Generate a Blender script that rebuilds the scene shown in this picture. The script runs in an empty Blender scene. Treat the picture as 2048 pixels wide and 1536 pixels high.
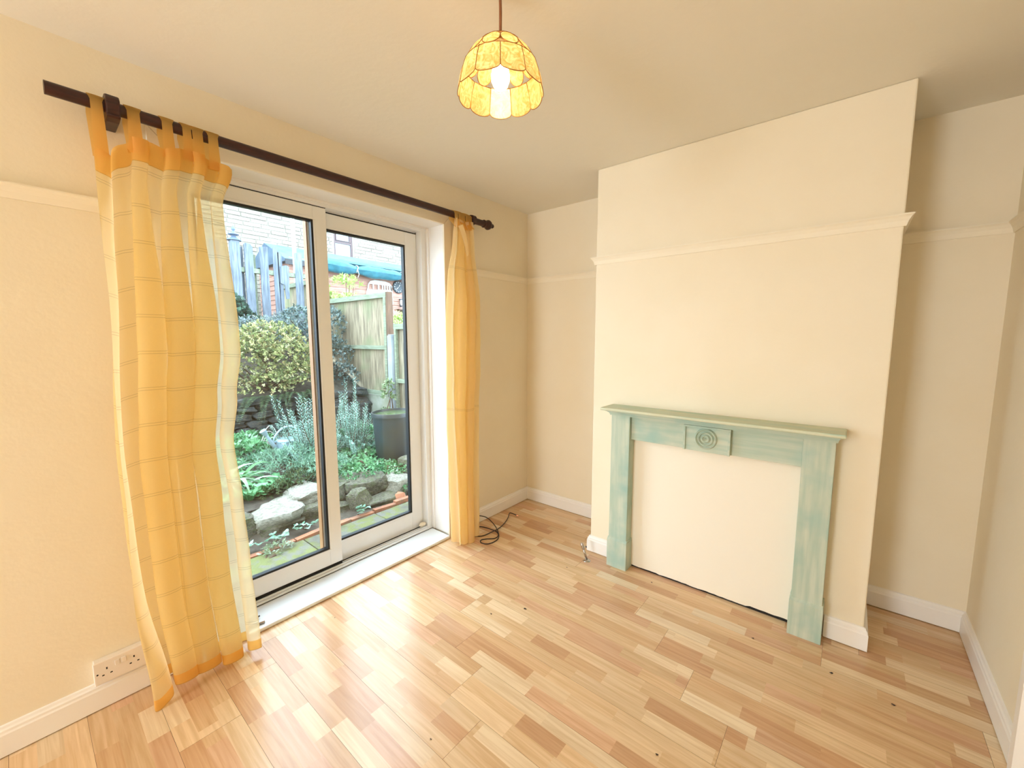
import bpy, math, random
from mathutils import Vector, Matrix, noise
PI = math.pi
random.seed(7)
SC = bpy.context.scene
COL = SC.collection

# ------------------------------------------------------------------ camera, world, lights, exposure
CAM_F = 819.3            # focal length in pixels of the 2048 px wide frame
cam_data = bpy.data.cameras.new('camera')
cam_data.sensor_width = 36.0
cam_data.lens = CAM_F / 2048 * 36.0
cam_data.clip_start = 0.02
cam_data.clip_end = 100
cam = bpy.data.objects.new('camera', cam_data)
COL.objects.link(cam)
yaw, pitch, roll = 0.6897, -0.1101, -0.0011
fw = Vector((-math.sin(yaw)*math.cos(pitch), math.cos(yaw)*math.cos(pitch), math.sin(pitch)))
rt = Vector((math.cos(yaw), math.sin(yaw), 0))
up = rt.cross(fw)
rt2 = math.cos(roll)*rt + math.sin(roll)*up
up2 = -math.sin(roll)*rt + math.cos(roll)*up
cam.matrix_world = Matrix(((rt2.x, up2.x, -fw.x, 2.1102), (rt2.y, up2.y, -fw.y, -2.7626), (rt2.z, up2.z, -fw.z, 1.3942), (0, 0, 0, 1)))
SC.camera = cam

world = bpy.data.worlds.new('overcast_sky')
SC.world = world
world.use_nodes = True
bg = world.node_tree.nodes['Background']
bg.inputs['Color'].default_value = (0.68, 0.84, 1.0, 1)
bg.inputs['Strength'].default_value = 9.2

# added fill light, set in a made-up window opening behind the camera
rear = bpy.data.lights.new('rear_fill_light', 'AREA')
rear.shape = 'RECTANGLE'; rear.size = 0.95; rear.size_y = 1.85
rear.energy = 60; rear.color = (0.91, 0.965, 1.0)
rear_o = bpy.data.objects.new('rear_fill_light', rear)
rear_o.location = (0.6, -6.23, 1.2)
rear_o.rotation_euler = (PI/2, 0, 0)
COL.objects.link(rear_o)
BULB_STRENGTH = 28

SC.cycles.max_bounces = 8; SC.cycles.diffuse_bounces = 5; SC.cycles.glossy_bounces = 3; SC.cycles.transparent_max_bounces = 14
SC.cycles.caustics_reflective = False; SC.cycles.caustics_refractive = False
SC.view_settings.view_transform = 'Standard'
SC.view_settings.look = 'None'
SC.view_settings.exposure = 0.1
SC.view_settings.gamma = 1.0
SC.view_settings.use_curve_mapping = False

# ------------------------------------------------------------------ helpers
def lin(r, g, b):
    f = lambda c: (c/255/12.92) if c/255 <= 0.04045 else ((c/255+0.055)/1.055)**2.4
    return (f(r), f(g), f(b), 1)

class B:
    """collects vertices and faces of ONE mesh"""
    def __init__(s): s.v = []; s.f = []; s.c = []; s.uv = []
    def add(s, vs, fs, col=None):
        n = len(s.v); s.v += [tuple(q) for q in vs]
        s.f += [tuple(i+n for i in q) for q in fs]
        if col is not None: s.c += [col]*len(vs)
        return s
    def box(s, x0, x1, y0, y1, z0, z1, col=None):
        return s.add([(x0,y0,z0),(x1,y0,z0),(x1,y1,z0),(x0,y1,z0),(x0,y0,z1),(x1,y0,z1),(x1,y1,z1),(x0,y1,z1)],
                     [(0,3,2,1),(4,5,6,7),(0,1,5,4),(1,2,6,5),(2,3,7,6),(3,0,4,7)], col)
    def prism(s, poly, axis, a0, a1, col=None):
        """poly: 2-D points in the two other axes (cyclic x,y,z order), extruded along axis"""
        def P(p, a):
            return {'x': (a, p[0], p[1]), 'y': (p[0], a, p[1]), 'z': (p[0], p[1], a)}[axis]
        n = len(poly)
        vs = [P(p, a0) for p in poly] + [P(p, a1) for p in poly]
        fs = [tuple(range(n))[::-1], tuple(range(n, 2*n))] + [(i, (i+1) % n, (i+1) % n+n, i+n) for i in range(n)]
        area = sum(poly[i][0]*poly[(i+1) % n][1]-poly[(i+1) % n][0]*poly[i][1] for i in range(n))
        flip = (area < 0) != (axis == 'y') != (a1 < a0)
        if flip: fs = [q[::-1] for q in fs]
        return s.add(vs, fs, col)
    def lathe(s, prof, c=(0,0,0), axis='z', seg=24, cap=True, col=None):
        """prof: (radius, height) pairs along the axis"""
        vs = []
        for r, h in prof:
            for k in range(seg):
                a = 2*PI*k/seg; p, q = r*math.cos(a), r*math.sin(a)
                vs.append({'z': (c[0]+p, c[1]+q, c[2]+h), 'y': (c[0]+q, c[1]+h, c[2]+p), 'x': (c[0]+h, c[1]+p, c[2]+q)}[axis])
        fs = []
        for i in range(len(prof)-1):
            for k in range(seg):
                k2 = (k+1) % seg
                fs.append((i*seg+k, i*seg+k2, (i+1)*seg+k2, (i+1)*seg+k))
        if cap:
            fs.append(tuple(range(seg))[::-1]); fs.append(tuple((len(prof)-1)*seg+k for k in range(seg)))
        return s.add(vs, fs, col)
    def tube(s, path, r, seg=8, col=None):
        pts = [Vector(p) for p in path]; n = len(pts)
        vs = []; prev = None
        for i, p in enumerate(pts):
            t = (pts[min(i+1, n-1)]-pts[max(i-1, 0)]).normalized()
            if prev is None: prev = t.orthogonal().normalized()
            u = (prev-t*prev.dot(t)).normalized(); prev = u; w = t.cross(u)
            rr = r[i] if isinstance(r, (list, tuple)) else r
            for k in range(seg):
                a = 2*PI*k/seg
                vs.append(p+u*rr*math.cos(a)+w*rr*math.sin(a))
        fs = [(i*seg+k, i*seg+(k+1) % seg, (i+1)*seg+(k+1) % seg, (i+1)*seg+k) for i in range(n-1) for k in range(seg)]
        fs.append(tuple(range(seg))[::-1]); fs.append(tuple((n-1)*seg+k for k in range(seg)))
        return s.add(vs, fs, col)
    def grid(s, fn, nu, nv, uvfn=None, col=None):
        n0 = len(s.v)
        vs = [fn(i/nu, j/nv) for j in range(nv+1) for i in range(nu+1)]
        fs = [(j*(nu+1)+i, j*(nu+1)+i+1, (j+1)*(nu+1)+i+1, (j+1)*(nu+1)+i) for j in range(nv) for i in range(nu)]
        s.add(vs, fs, col)
        if uvfn: s.uv += [uvfn(i/nu, j/nv) for j in range(nv+1) for i in range(nu+1)]
        return s
    def mesh(s, name, m, off=(0,0,0), smooth=None):
        me = bpy.data.meshes.new(name)
        ox, oy, oz = off
        me.from_pydata([(a-ox, b-oy, c-oz) for a, b, c in s.v], [], s.f)
        if s.c and len(s.c) == len(s.v):
            at = me.color_attributes.new('tint', 'FLOAT_COLOR', 'POINT')
            at.data.foreach_set('color', [k for c in s.c for k in (c[0], c[1], c[2], 1.0)])
        if s.uv and len(s.uv) == len(s.v):
            ul = me.uv_layers.new(name='UVMap')
            fl = []
            for lp in me.loops: fl += s.uv[lp.vertex_index]
            ul.data.foreach_set('uv', fl)
        if m: me.materials.append(m)
        if smooth is not None:
            me.polygons.foreach_set('use_smooth', [True]*len(me.polygons))
            if smooth < 179: me.set_sharp_from_angle(angle=math.radians(smooth))
        me.update()
        return me

ORG = {}
def link(o, parent=None, org=(0,0,0)):
    COL.objects.link(o)
    if parent is not None: o.parent = parent
    ORG[o.name] = org
    return o
def props(o, label=None, cat=None, group=None, kind=None):
    if label: o['label'] = label
    if cat: o['category'] = cat
    if group: o['group'] = group
    if kind: o['kind'] = kind
    return o
def thing(name, label, cat, loc=(0,0,0), group=None, kind=None):
    o = bpy.data.objects.new(name, None); o.location = loc; o.empty_display_size = 0.05
    link(o, None, tuple(loc))
    return props(o, label, cat, group, kind)
def obj(name, b, m, parent=None, smooth=None, bevel=0, label=None, kind=None, solid=0):
    """one mesh object; world coordinates in, stored relative to the parent's base"""
    org = ORG[parent.name] if parent is not None else (0,0,0)
    o = bpy.data.objects.new(name, b.mesh(name, m, org, smooth))
    link(o, parent, org)
    if solid:
        md = o.modifiers.new('solid', 'SOLIDIFY'); md.thickness = solid; md.offset = 0
    if bevel:
        md = o.modifiers.new('bevel', 'BEVEL'); md.width = bevel; md.segments = 2; md.limit_method = 'ANGLE'
    return props(o, label, None, None, kind)
def single(name, b, m, label, cat, base, group=None, **k):
    """a top-level thing that is one mesh, its origin at BASE"""
    o = bpy.data.objects.new(name, b.mesh(name, m, base, k.get('smooth')))
    o.location = base
    link(o, None, base)
    if k.get('bevel'):
        md = o.modifiers.new('bevel', 'BEVEL'); md.width = k['bevel']; md.segments = 2; md.limit_method = 'ANGLE'
    return props(o, label, cat, group, k.get('kind'))
def struct(name, b, m, parent=None, **k):
    o = obj(name, b, m, parent, **k)
    if parent is None: o['kind'] = 'structure'
    return o
def inst(name, me, loc, rot=(0,0,0), scale=(1,1,1), parent=None):
    """an object that shares mesh ME; LOC in world coordinates"""
    o = bpy.data.objects.new(name, me)
    org = ORG[parent.name] if parent is not None else (0,0,0)
    o.location = (loc[0]-org[0], loc[1]-org[1], loc[2]-org[2]); o.rotation_euler = rot; o.scale = scale
    link(o, parent, tuple(loc))
    return o

# ------------------------------------------------------------------ materials
def nt(name):
    m = bpy.data.materials.new(name); m.use_nodes = True
    t = m.node_tree; bs = t.nodes['Principled BSDF']
    return m, t, bs
def N(t, typ, **k):
    n = t.nodes.new(typ)
    for a, v in k.items():
        if a.startswith('i_'): n.inputs[a[2:].replace('_', ' ')].default_value = v
        else: setattr(n, a, v)
    return n
def mix(t, a, b, fac, typ='MIX'):
    n = t.nodes.new('ShaderNodeMix'); n.data_type = 'RGBA'; n.blend_type = typ
    for sock, v in ((n.inputs[0], fac), (n.inputs[6], a), (n.inputs[7], b)):
        if hasattr(v, 'is_linked') or hasattr(v, 'links'): t.links.new(v, sock)
        else: sock.default_value = v
    return n.outputs[2]
def mat(name, c, rough=0.5, c2=None, nscale=6, stretch=(1,1,1), ndetail=4, lo=0.35, hi=0.65, bump=0, bscale=60, metal=0, spec=0.5,
        rnd=0, tint=False, c3=None, n3=2.0):
    m, t, bs = nt(name)
    bs.inputs['Roughness'].default_value = rough; bs.inputs['Metallic'].default_value = metal
    bs.inputs['Specular IOR Level'].default_value = spec
    tc = N(t, 'ShaderNodeTexCoord'); mp = N(t, 'ShaderNodeMapping'); mp.inputs['Scale'].default_value = stretch
    t.links.new(tc.outputs['Object'], mp.inputs['Vector'])
    out = None
    if tint:
        at = N(t, 'ShaderNodeAttribute', attribute_name='tint'); out = at.outputs['Color']
    if c2:
        no = N(t, 'ShaderNodeTexNoise', i_Scale=nscale, i_Detail=ndetail); t.links.new(mp.outputs[0], no.inputs['Vector'])
        mr = N(t, 'ShaderNodeMapRange'); mr.inputs[1].default_value = lo; mr.inputs[2].default_value = hi
        t.links.new(no.outputs['Fac'], mr.inputs[0])
        if rnd:
            oi = N(t, 'ShaderNodeObjectInfo'); ad = N(t, 'ShaderNodeVectorMath', operation='ADD')
            cm = N(t, 'ShaderNodeCombineXYZ'); ml = N(t, 'ShaderNodeMath', operation='MULTIPLY'); ml.inputs[1].default_value = 37.0
            t.links.new(oi.outputs['Random'], ml.inputs[0]); t.links.new(ml.outputs[0], cm.inputs[0]); t.links.new(ml.outputs[0], cm.inputs[2])
            t.links.new(mp.outputs[0], ad.inputs[0]); t.links.new(cm.outputs[0], ad.inputs[1]); t.links.new(ad.outputs[0], no.inputs['Vector'])
        out = mix(t, out if out is not None else c, c2, mr.outputs[0])
    if c3:
        no3 = N(t, 'ShaderNodeTexNoise', i_Scale=n3, i_Detail=3); t.links.new(tc.outputs['Object'], no3.inputs['Vector'])
        mr3 = N(t, 'ShaderNodeMapRange'); mr3.inputs[1].default_value = 0.5; mr3.inputs[2].default_value = 0.7
        t.links.new(no3.outputs['Fac'], mr3.inputs[0])
        out = mix(t, out if out is not None else c, c3, mr3.outputs[0])
    if rnd:
        oi = N(t, 'ShaderNodeObjectInfo'); hs = N(t, 'ShaderNodeHueSaturation')
        mr2 = N(t, 'ShaderNodeMapRange'); mr2.inputs[3].default_value = 1-rnd; mr2.inputs[4].default_value = 1+rnd
        t.links.new(oi.outputs['Random'], mr2.inputs[0]); t.links.new(mr2.outputs[0], hs.inputs['Value'])
        if out is not None: t.links.new(out, hs.inputs['Color'])
        else: hs.inputs['Color'].default_value = c
        out = hs.outputs[0]
    if out is not None: t.links.new(out, bs.inputs['Base Color'])
    else: bs.inputs['Base Color'].default_value = c
    if bump:
        bn = N(t, 'ShaderNodeTexNoise', i_Scale=bscale, i_Detail=5); t.links.new(mp.outputs[0], bn.inputs['Vector'])
        bp = N(t, 'ShaderNodeBump', i_Strength=bump, i_Distance=0.01); t.links.new(bn.outputs['Fac'], bp.inputs['Height'])
        t.links.new(bp.outputs[0], bs.inputs['Normal'])
    return m

M = {}
M['wall'] = mat('cream_wall_paint', lin(242,229,205), 0.75, c2=lin(240,226,200), nscale=3, bump=0.07, bscale=55, spec=0.25)
M['ceiling'] = mat('ceiling_paint', lin(240,233,220), 0.8, c2=lin(238,231,217), nscale=2, bump=0.1, bscale=30, spec=0.2)
M['infill'] = mat('infill_paint', lin(242,232,214), 0.7, bump=0.06, bscale=40, spec=0.25)
M['gloss'] = mat('white_gloss_paint', lin(246,240,234), 0.3, spec=0.5)
M['rail'] = mat('cream_rail_paint', lin(243,231,208), 0.55, spec=0.35)
M['upvc'] = mat('white_plastic_frame', lin(242,242,242), 0.28, spec=0.5)
M['sill'] = mat('white_sill', lin(240,243,245), 0.22, spec=0.5)
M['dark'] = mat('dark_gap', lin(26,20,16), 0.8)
M['tanstrip'] = mat('tan_foil', lin(170,124,84), 0.4)
M['gasket'] = mat('black_rubber', lin(22,22,24), 0.45)
M['pole'] = mat('mahogany', lin(62,22,16), 0.35, c2=lin(40,12,10), nscale=20, stretch=(8,1,8))
M['socket'] = mat('socket_plastic', lin(238,226,214), 0.35)
M['chrome'] = mat('chrome', lin(186,180,174), 0.22, metal=1.0)
M['copper'] = mat('copper', lin(200,130,90), 0.3, metal=1.0)
M['cable'] = mat('black_cable', lin(34,22,20), 0.4)
M['green'] = mat('distressed_green_paint_upright', lin(176,191,172), 0.55, c2=lin(202,206,186), nscale=5, stretch=(9,9,0.7), ndetail=8, lo=0.36, hi=0.68,
                 c3=lin(156,184,171), n3=5, bump=0.15, bscale=12, spec=0.35)
M['greenh'] = mat('distressed_green_paint_level', lin(176,191,172), 0.55, c2=lin(200,204,184), nscale=5, stretch=(0.7,9,9), ndetail=8, lo=0.36, hi=0.68,
                  c3=lin(156,184,171), n3=5, bump=0.15, bscale=12, spec=0.35)
M['greentop'] = mat('distressed_green_shelf_top', lin(170,196,176), 0.5, c2=lin(206,206,176), nscale=5, stretch=(0.7,9,9), ndetail=8, lo=0.3, hi=0.6, bump=0.12, bscale=12)
M['brass'] = mat('brass', lin(170,120,60), 0.35, metal=1.0)
M['cord'] = mat('brown_cord', lin(140,86,48), 0.6)
M['leafbit'] = mat('dead_leaf', lin(66,46,34), 0.8)

def curtain_mat(name, c, ct, tr, line=0.13):
    m, t, bs = nt(name); t.nodes.remove(bs)
    out = t.nodes['Material Output']
    uv = N(t, 'ShaderNodeUVMap', uv_map='UVMap'); sp = N(t, 'ShaderNodeSeparateXYZ'); t.links.new(uv.outputs[0], sp.inputs[0])
    def lines(sock, period, w):
        acc = None
        for off in (0.0, 0.009):
            a = N(t, 'ShaderNodeMath', operation='ADD'); a.inputs[1].default_value = off+10*period; t.links.new(sock, a.inputs[0])
            md = N(t, 'ShaderNodeMath', operation='MODULO'); md.inputs[1].default_value = period; t.links.new(a.outputs[0], md.inputs[0])
            lt = N(t, 'ShaderNodeMath', operation='LESS_THAN'); lt.inputs[1].default_value = w; t.links.new(md.outputs[0], lt.inputs[0])
            if acc is None: acc = lt.outputs[0]
            else:
                mx = N(t, 'ShaderNodeMath', operation='MAXIMUM'); t.links.new(acc, mx.inputs[0]); t.links.new(lt.outputs[0], mx.inputs[1]); acc = mx.outputs[0]
        return acc
    lh = lines(sp.outputs['Y'], line, 0.0025); lv = lines(sp.outputs['X'], line, 0.0016)
    h = N(t, 'ShaderNodeMath', operation='MULTIPLY'); h.inputs[1].default_value = 0.6; t.links.new(lv, h.inputs[0])
    mx = N(t, 'ShaderNodeMath', operation='MAXIMUM'); t.links.new(lh, mx.inputs[0]); t.links.new(h.outputs[0], mx.inputs[1])
    fac = N(t, 'ShaderNodeMath', operation='MULTIPLY'); fac.inputs[1].default_value = 0.55; t.links.new(mx.outputs[0], fac.inputs[0])
    wv = N(t, 'ShaderNodeTexNoise', i_Scale=260, i_Detail=2); t.links.new(uv.outputs[0], wv.inputs['Vector'])
    slub = mix(t, (0.9,0.9,0.9,1), (1.06,1.06,1.06,1), wv.outputs['Fac'])
    dcol = mix(t, c, tuple(k*0.55 for k in c[:3])+(1,), fac.outputs[0])
    dcol = mix(t, dcol, slub, 1.0, 'MULTIPLY')
    tcol = mix(t, ct, tuple(k*0.6 for k in ct[:3])+(1,), fac.outputs[0])
    di = N(t, 'ShaderNodeBsdfDiffuse'); tl = N(t, 'ShaderNodeBsdfTranslucent'); tp = N(t, 'ShaderNodeBsdfTransparent')
    t.links.new(dcol, di.inputs[0]); t.links.new(tcol, tl.inputs[0]); t.links.new(tcol, tp.inputs[0])
    m1 = N(t, 'ShaderNodeMixShader'); m1.inputs[0].default_value = 0.66
    m2 = N(t, 'ShaderNodeMixShader'); m2.inputs[0].default_value = tr
    t.links.new(di.outputs[0], m1.inputs[1]); t.links.new(tl.outputs[0], m1.inputs[2])
    t.links.new(m1.outputs[0], m2.inputs[1]); t.links.new(tp.outputs[0], m2.inputs[2])
    t.links.new(m2.outputs[0], out.inputs['Surface'])
    return m
M['voile'] = curtain_mat('yellow_sheer_cotton', lin(255,230,172), lin(255,244,210), 0.24)
M['voile2'] = curtain_mat('yellow_sheer_cotton_hem', lin(250,206,124), lin(253,216,140), 0.14, 50)
M['drape'] = curtain_mat('apricot_cotton', lin(255,236,194), lin(255,234,182), 0.10, 0.9)

def glass_mat():
    m, t, bs = nt('window_glass'); t.nodes.remove(bs)
    out = t.nodes['Material Output']
    tp = N(t, 'ShaderNodeBsdfTransparent'); tp.inputs[0].default_value = (0.96, 0.985, 0.98, 1)
    gl = N(t, 'ShaderNodeBsdfGlossy'); gl.inputs['Roughness'].default_value = 0.01
    lw = N(t, 'ShaderNodeLayerWeight', i_Blend=0.5)     # Schlick's reflectance from the facing angle, the same on both faces of the pane
    pw5 = N(t, 'ShaderNodeMath', operation='POWER'); pw5.inputs[1].default_value = 5.0; t.links.new(lw.outputs['Facing'], pw5.inputs[0])
    fr = N(t, 'ShaderNodeMath', operation='MULTIPLY_ADD'); fr.inputs[1].default_value = 0.96; fr.inputs[2].default_value = 0.04; t.links.new(pw5.outputs[0], fr.inputs[0])
    mx = N(t, 'ShaderNodeMixShader')
    t.links.new(fr.outputs[0], mx.inputs[0]); t.links.new(tp.outputs[0], mx.inputs[1]); t.links.new(gl.outputs[0], mx.inputs[2])
    t.links.new(mx.outputs[0], out.inputs[0])
    return m
M['glass'] = glass_mat()

def shell_mat():
    m, t, bs = nt('capiz_shell'); t.nodes.remove(bs)
    out = t.nodes['Material Output']
    tc = N(t, 'ShaderNodeTexCoord'); no = N(t, 'ShaderNodeTexNoise', i_Scale=26, i_Detail=5, i_Distortion=4.0); t.links.new(tc.outputs['Object'], no.inputs[0])
    mr = N(t, 'ShaderNodeMapRange'); mr.inputs[1].default_value = 0.35; mr.inputs[2].default_value = 0.65; t.links.new(no.outputs['Fac'], mr.inputs[0])
    col = mix(t, lin(255,232,172), lin(236,178,98), mr.outputs[0])
    di = N(t, 'ShaderNodeBsdfDiffuse'); tl = N(t, 'ShaderNodeBsdfTranslucent'); gl = N(t, 'ShaderNodeBsdfGlossy'); gl.inputs['Roughness'].default_value = 0.25
    gl.inputs[0].default_value = (1, 0.9, 0.75, 1)
    t.links.new(col, di.inputs[0]); t.links.new(col, tl.inputs[0])
    m1 = N(t, 'ShaderNodeMixShader'); m1.inputs[0].default_value = 0.45
    m2 = N(t, 'ShaderNodeMixShader'); m2.inputs[0].default_value = 0.08
    t.links.new(di.outputs[0], m1.inputs[1]); t.links.new(tl.outputs[0], m1.inputs[2])
    t.links.new(m1.outputs[0], m2.inputs[1]); t.links.new(gl.outputs[0], m2.inputs[2]); t.links.new(m2.outputs[0], out.inputs[0])
    return m
M['shell'] = shell_mat()
def bulb_mat():
    m, t, bs = nt('lit_bulb'); t.nodes.remove(bs)
    em = N(t, 'ShaderNodeEmission'); em.inputs[0].default_value = (1.0, 0.76, 0.47, 1); em.inputs[1].default_value = BULB_STRENGTH
    t.links.new(em.outputs[0], t.nodes['Material Output'].inputs[0]); return m
M['bulb'] = bulb_mat()

def plank_mat():
    m, t, bs = nt('laminate_wood')
    tc = N(t, 'ShaderNodeTexCoord'); at = N(t, 'ShaderNodeAttribute', attribute_name='tint')
    # every printed block carries its own tone; the grain shifts from block to block
    ad = N(t, 'ShaderNodeVectorMath', operation='ADD'); sc = N(t, 'ShaderNodeVectorMath', operation='SCALE'); sc.inputs['Scale'].default_value = 41.0
    t.links.new(at.outputs['Color'], sc.inputs[0]); t.links.new(tc.outputs['Object'], ad.inputs[0]); t.links.new(sc.outputs[0], ad.inputs[1])
    mp = N(t, 'ShaderNodeMapping'); mp.inputs['Scale'].default_value = (2.2, 46, 1); t.links.new(ad.outputs[0], mp.inputs[0])
    no = N(t, 'ShaderNodeTexNoise', i_Scale=1.6, i_Detail=7, i_Distortion=0.7); t.links.new(mp.outputs[0], no.inputs[0])
    mr = N(t, 'ShaderNodeMapRange'); mr.inputs[1].default_value = 0.36; mr.inputs[2].default_value = 0.66; t.links.new(no.outputs['Fac'], mr.inputs[0])
    dark = mix(t, at.outputs['Color'], (0.84, 0.77, 0.70, 1), 1.0, 'MULTIPLY')
    col = mix(t, at.outputs['Color'], dark, mr.outputs[0])
    t.links.new(col, bs.inputs['Base Color'])
    bs.inputs['Roughness'].default_value = 0.23; bs.inputs['Specular IOR Level'].default_value = 0.5
    bp = N(t, 'ShaderNodeBump', i_Strength=0.05, i_Distance=0.004); t.links.new(no.outputs['Fac'], bp.inputs['Height']); t.links.new(bp.outputs[0], bs.inputs['Normal'])
    return m
M['plank'] = plank_mat()

# outdoors
GA = 0.80      # general outdoor albedo
def lo_(r, g, b):
    q = lin(r, g, b); return (q[0]*GA, q[1]*GA, q[2]*GA, 1)
M['slab'] = mat('mossy_paving', lo_(112,110,98), 0.85, c2=lo_(112,116,64), nscale=13, ndetail=8, lo=0.42, hi=0.56, bump=0.7, bscale=60, rnd=0.08, c3=lo_(78,74,62), n3=5)
M['soil'] = mat('garden_soil', lo_(64,54,44), 0.95, c2=lo_(88,80,68), nscale=14, bump=0.8, bscale=30)
M['rock'] = mat('mossy_sandstone', lo_(128,121,104), 0.9, c2=lo_(74,72,56), nscale=7, ndetail=8, bump=0.9, bscale=18, rnd=0.2, c3=lo_(96,104,66), n3=4)
M['rockpale'] = mat('pale_sandstone', lo_(170,165,150), 0.9, c2=lo_(128,124,110), nscale=7, ndetail=8, bump=0.8, bscale=18, rnd=0.1)
M['wallstone'] = mat('dark_wall_stone', lo_(84,84,84), 0.9, c2=lo_(52,54,56), nscale=8, ndetail=8, bump=0.9, bscale=14, rnd=0.3, c3=lo_(108,98,80), n3=3)
M['brick'] = mat('edging_brick', lo_(186,116,84), 0.9, c2=lo_(140,104,84), nscale=12, bump=0.4, rnd=0.15)
M['greywood'] = mat('weathered_grey_wood', lo_(134,144,156), 0.85, c2=lo_(92,102,114), nscale=5, stretch=(9,9,0.8), ndetail=8, bump=0.4, bscale=12, rnd=0.1)
M['fence'] = mat('fence_board_wood', lo_(176,160,132), 0.85, c2=lo_(124,112,92), nscale=4, stretch=(9,9,0.9), ndetail=7, bump=0.4, bscale=10, rnd=0.12, c3=lo_(124,138,98), n3=1.6)
M['fencerail'] = mat('green_treated_rail', lo_(152,162,138), 0.85, c2=lo_(126,134,112), nscale=6, stretch=(1,9,9), rnd=0.06)
M['fencebrown'] = mat('brown_fence_post', lo_(122,92,72), 0.85, c2=lo_(96,74,60), nscale=6, stretch=(9,9,1))
M['concrete'] = mat('concrete', lo_(182,180,166), 0.9, c2=lo_(150,156,132), nscale=6, bump=0.2)
M['concrete2'] = mat('pale_grey_post', lo_(176,184,192), 0.9, c2=lo_(150,158,166), nscale=6, bump=0.2)
M['shedboard'] = mat('red_brown_shed_board', lo_(200,156,138), 0.8, c2=lo_(168,122,106), nscale=5, stretch=(9,0.8,9), ndetail=6, rnd=0.12)
M['felt'] = mat('blue_grey_roof_felt', lo_(100,122,140), 0.8, c2=lo_(84,104,122), nscale=5)
M['tarp'] = mat('green_blue_tarpaulin', lo_(52,128,142), 0.4, c2=lo_(38,104,120), nscale=9, bump=0.5, bscale=9)
M['cordwhite'] = mat('white_cord', lo_(232,232,226), 0.7)
M['stone'] = mat('buff_house_stone', lo_(176,168,153), 0.9, c2=lo_(154,146,132), nscale=7, bump=0.5, bscale=12, rnd=0.08)
M['mortar'] = mat('pale_mortar', lo_(162,155,143), 0.95)
M['brownframe'] = mat('brown_window_frame', lo_(104,84,84), 0.5)
M['farpane'] = mat('far_window_pane', lo_(196,216,226), 0.12, spec=0.8)
M['whitemetal'] = mat('white_painted_metal', lo_(238,240,240), 0.5)
M['slate'] = mat('slate_clock_face', lo_(66,80,88), 0.6)
M['darkmetal'] = mat('dark_metal', lo_(56,58,62), 0.5)
M['bluemetal'] = mat('blue_grey_metal', lo_(96,112,134), 0.5)
M['galv'] = mat('pale_blue_can', lo_(176,196,206), 0.4, c2=lo_(150,170,182), nscale=5)
M['butt'] = mat('black_plastic_butt', lo_(58,66,72), 0.35, c2=lo_(66,62,56), nscale=3)
M['water'] = mat('green_water', lo_(86,100,66), 0.06, spec=0.6)
M['stem'] = mat('brown_stem', lo_(96,74,56), 0.9)
M['terracotta'] = mat('terracotta', lo_(186,124,94), 0.9)
def leaf_mat(name, sheen=0.3):
    m, t, bs = nt(name); t.nodes.remove(bs)
    at = N(t, 'ShaderNodeAttribute', attribute_name='tint')
    di = N(t, 'ShaderNodeBsdfPrincipled'); di.inputs['Roughness'].default_value = 0.55; di.inputs['Specular IOR Level'].default_value = sheen
    tl = N(t, 'ShaderNodeBsdfTranslucent'); mx = N(t, 'ShaderNodeMixShader'); mx.inputs[0].default_value = 0.3
    t.links.new(at.outputs['Color'], di.inputs['Base Color']); t.links.new(at.outputs['Color'], tl.inputs[0])
    t.links.new(di.outputs[0], mx.inputs[1]); t.links.new(tl.outputs[0], mx.inputs[2]); t.links.new(mx.outputs[0], t.nodes['Material Output'].inputs[0])
    return m
M['leaf'] = leaf_mat('leaf')

# ------------------------------------------------------------------ room shell
W, H, D = 2.617, 2.4, 0.443            # room width, height, depth of the chimney breast
BX1, BX2 = 0.8674, 2.2412              # chimney breast sides
YB = -6.2                              # wall behind the camera
OY0, OY1, OZ = -2.315, -0.915, 2.135   # patio door opening
T = 0.30

b = B(); b.box(-0.001, W, YB, 0, -0.12, -0.006); floor = struct('floor', b, mat('plank_underside', lin(96,68,46), 0.8))
# laminate planks, three printed block rows each
TONES = [((236,204,164), 5), ((229,194,152), 5), ((223,184,142), 4), ((240,213,176), 4), ((214,170,130), 3), ((225,182,146), 3), ((243,220,186), 2)]
tone_list = [t for t, n in TONES for _ in range(n)]
PW, PL = 0.184, 1.21
rp = random.Random(11)
for j in range(-24, 11):
    y0 = -1.97+PW*j; y1 = min(y0+PW, 0); y0c = max(y0, YB)
    if y1-y0c < 0.01: continue
    x = 1.154-0.168*j
    if j == 7: x = 2.104
    while x > 0: x -= PL
    while x < W:
        xa, xb = max(x, 0)+0.0004, min(x+PL, W)-0.0004
        x += PL
        if xb-xa < 0.02: continue
        b = B(); s = PW/3
        for k in range(3):
            ya, yb = max(y0+k*s, y0c), min(y0+(k+1)*s, y1)
            if yb-ya < 0.004: continue
            if k == 0: ya += 0.0004
            if k == 2: yb -= 0.0004
            cx = xa-rp.uniform(0, 0.25)
            while cx < xb:
                ln = rp.choice((0.18, 0.24, 0.3, 0.36, 0.42)); a0, a1 = max(cx, xa), min(cx+ln, xb); cx += ln
                if a1-a0 < 0.002: continue
                c = lin(*rp.choice(tone_list)); q = rp.uniform(0.93, 1.05); c = (c[0]*q, c[1]*q, c[2]*q)
                b.add([(a0,ya,0),(a1,ya,0),(a1,yb,0),(a0,yb,0)], [(0,1,2,3)], c)
        cc = lin(120,84,56)
        ya, yb = y0c+0.0004, y1-0.0004
        b.add([(xa,ya,0),(xb,ya,0),(xb,yb,0),(xa,yb,0),(xa,ya,-0.006),(xb,ya,-0.006),(xb,yb,-0.006),(xa,yb,-0.006)],
              [(0,4,5,1),(1,5,6,2),(2,6,7,3),(3,7,4,0)], cc)
        obj('plank', b, M['plank'], floor)

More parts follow.
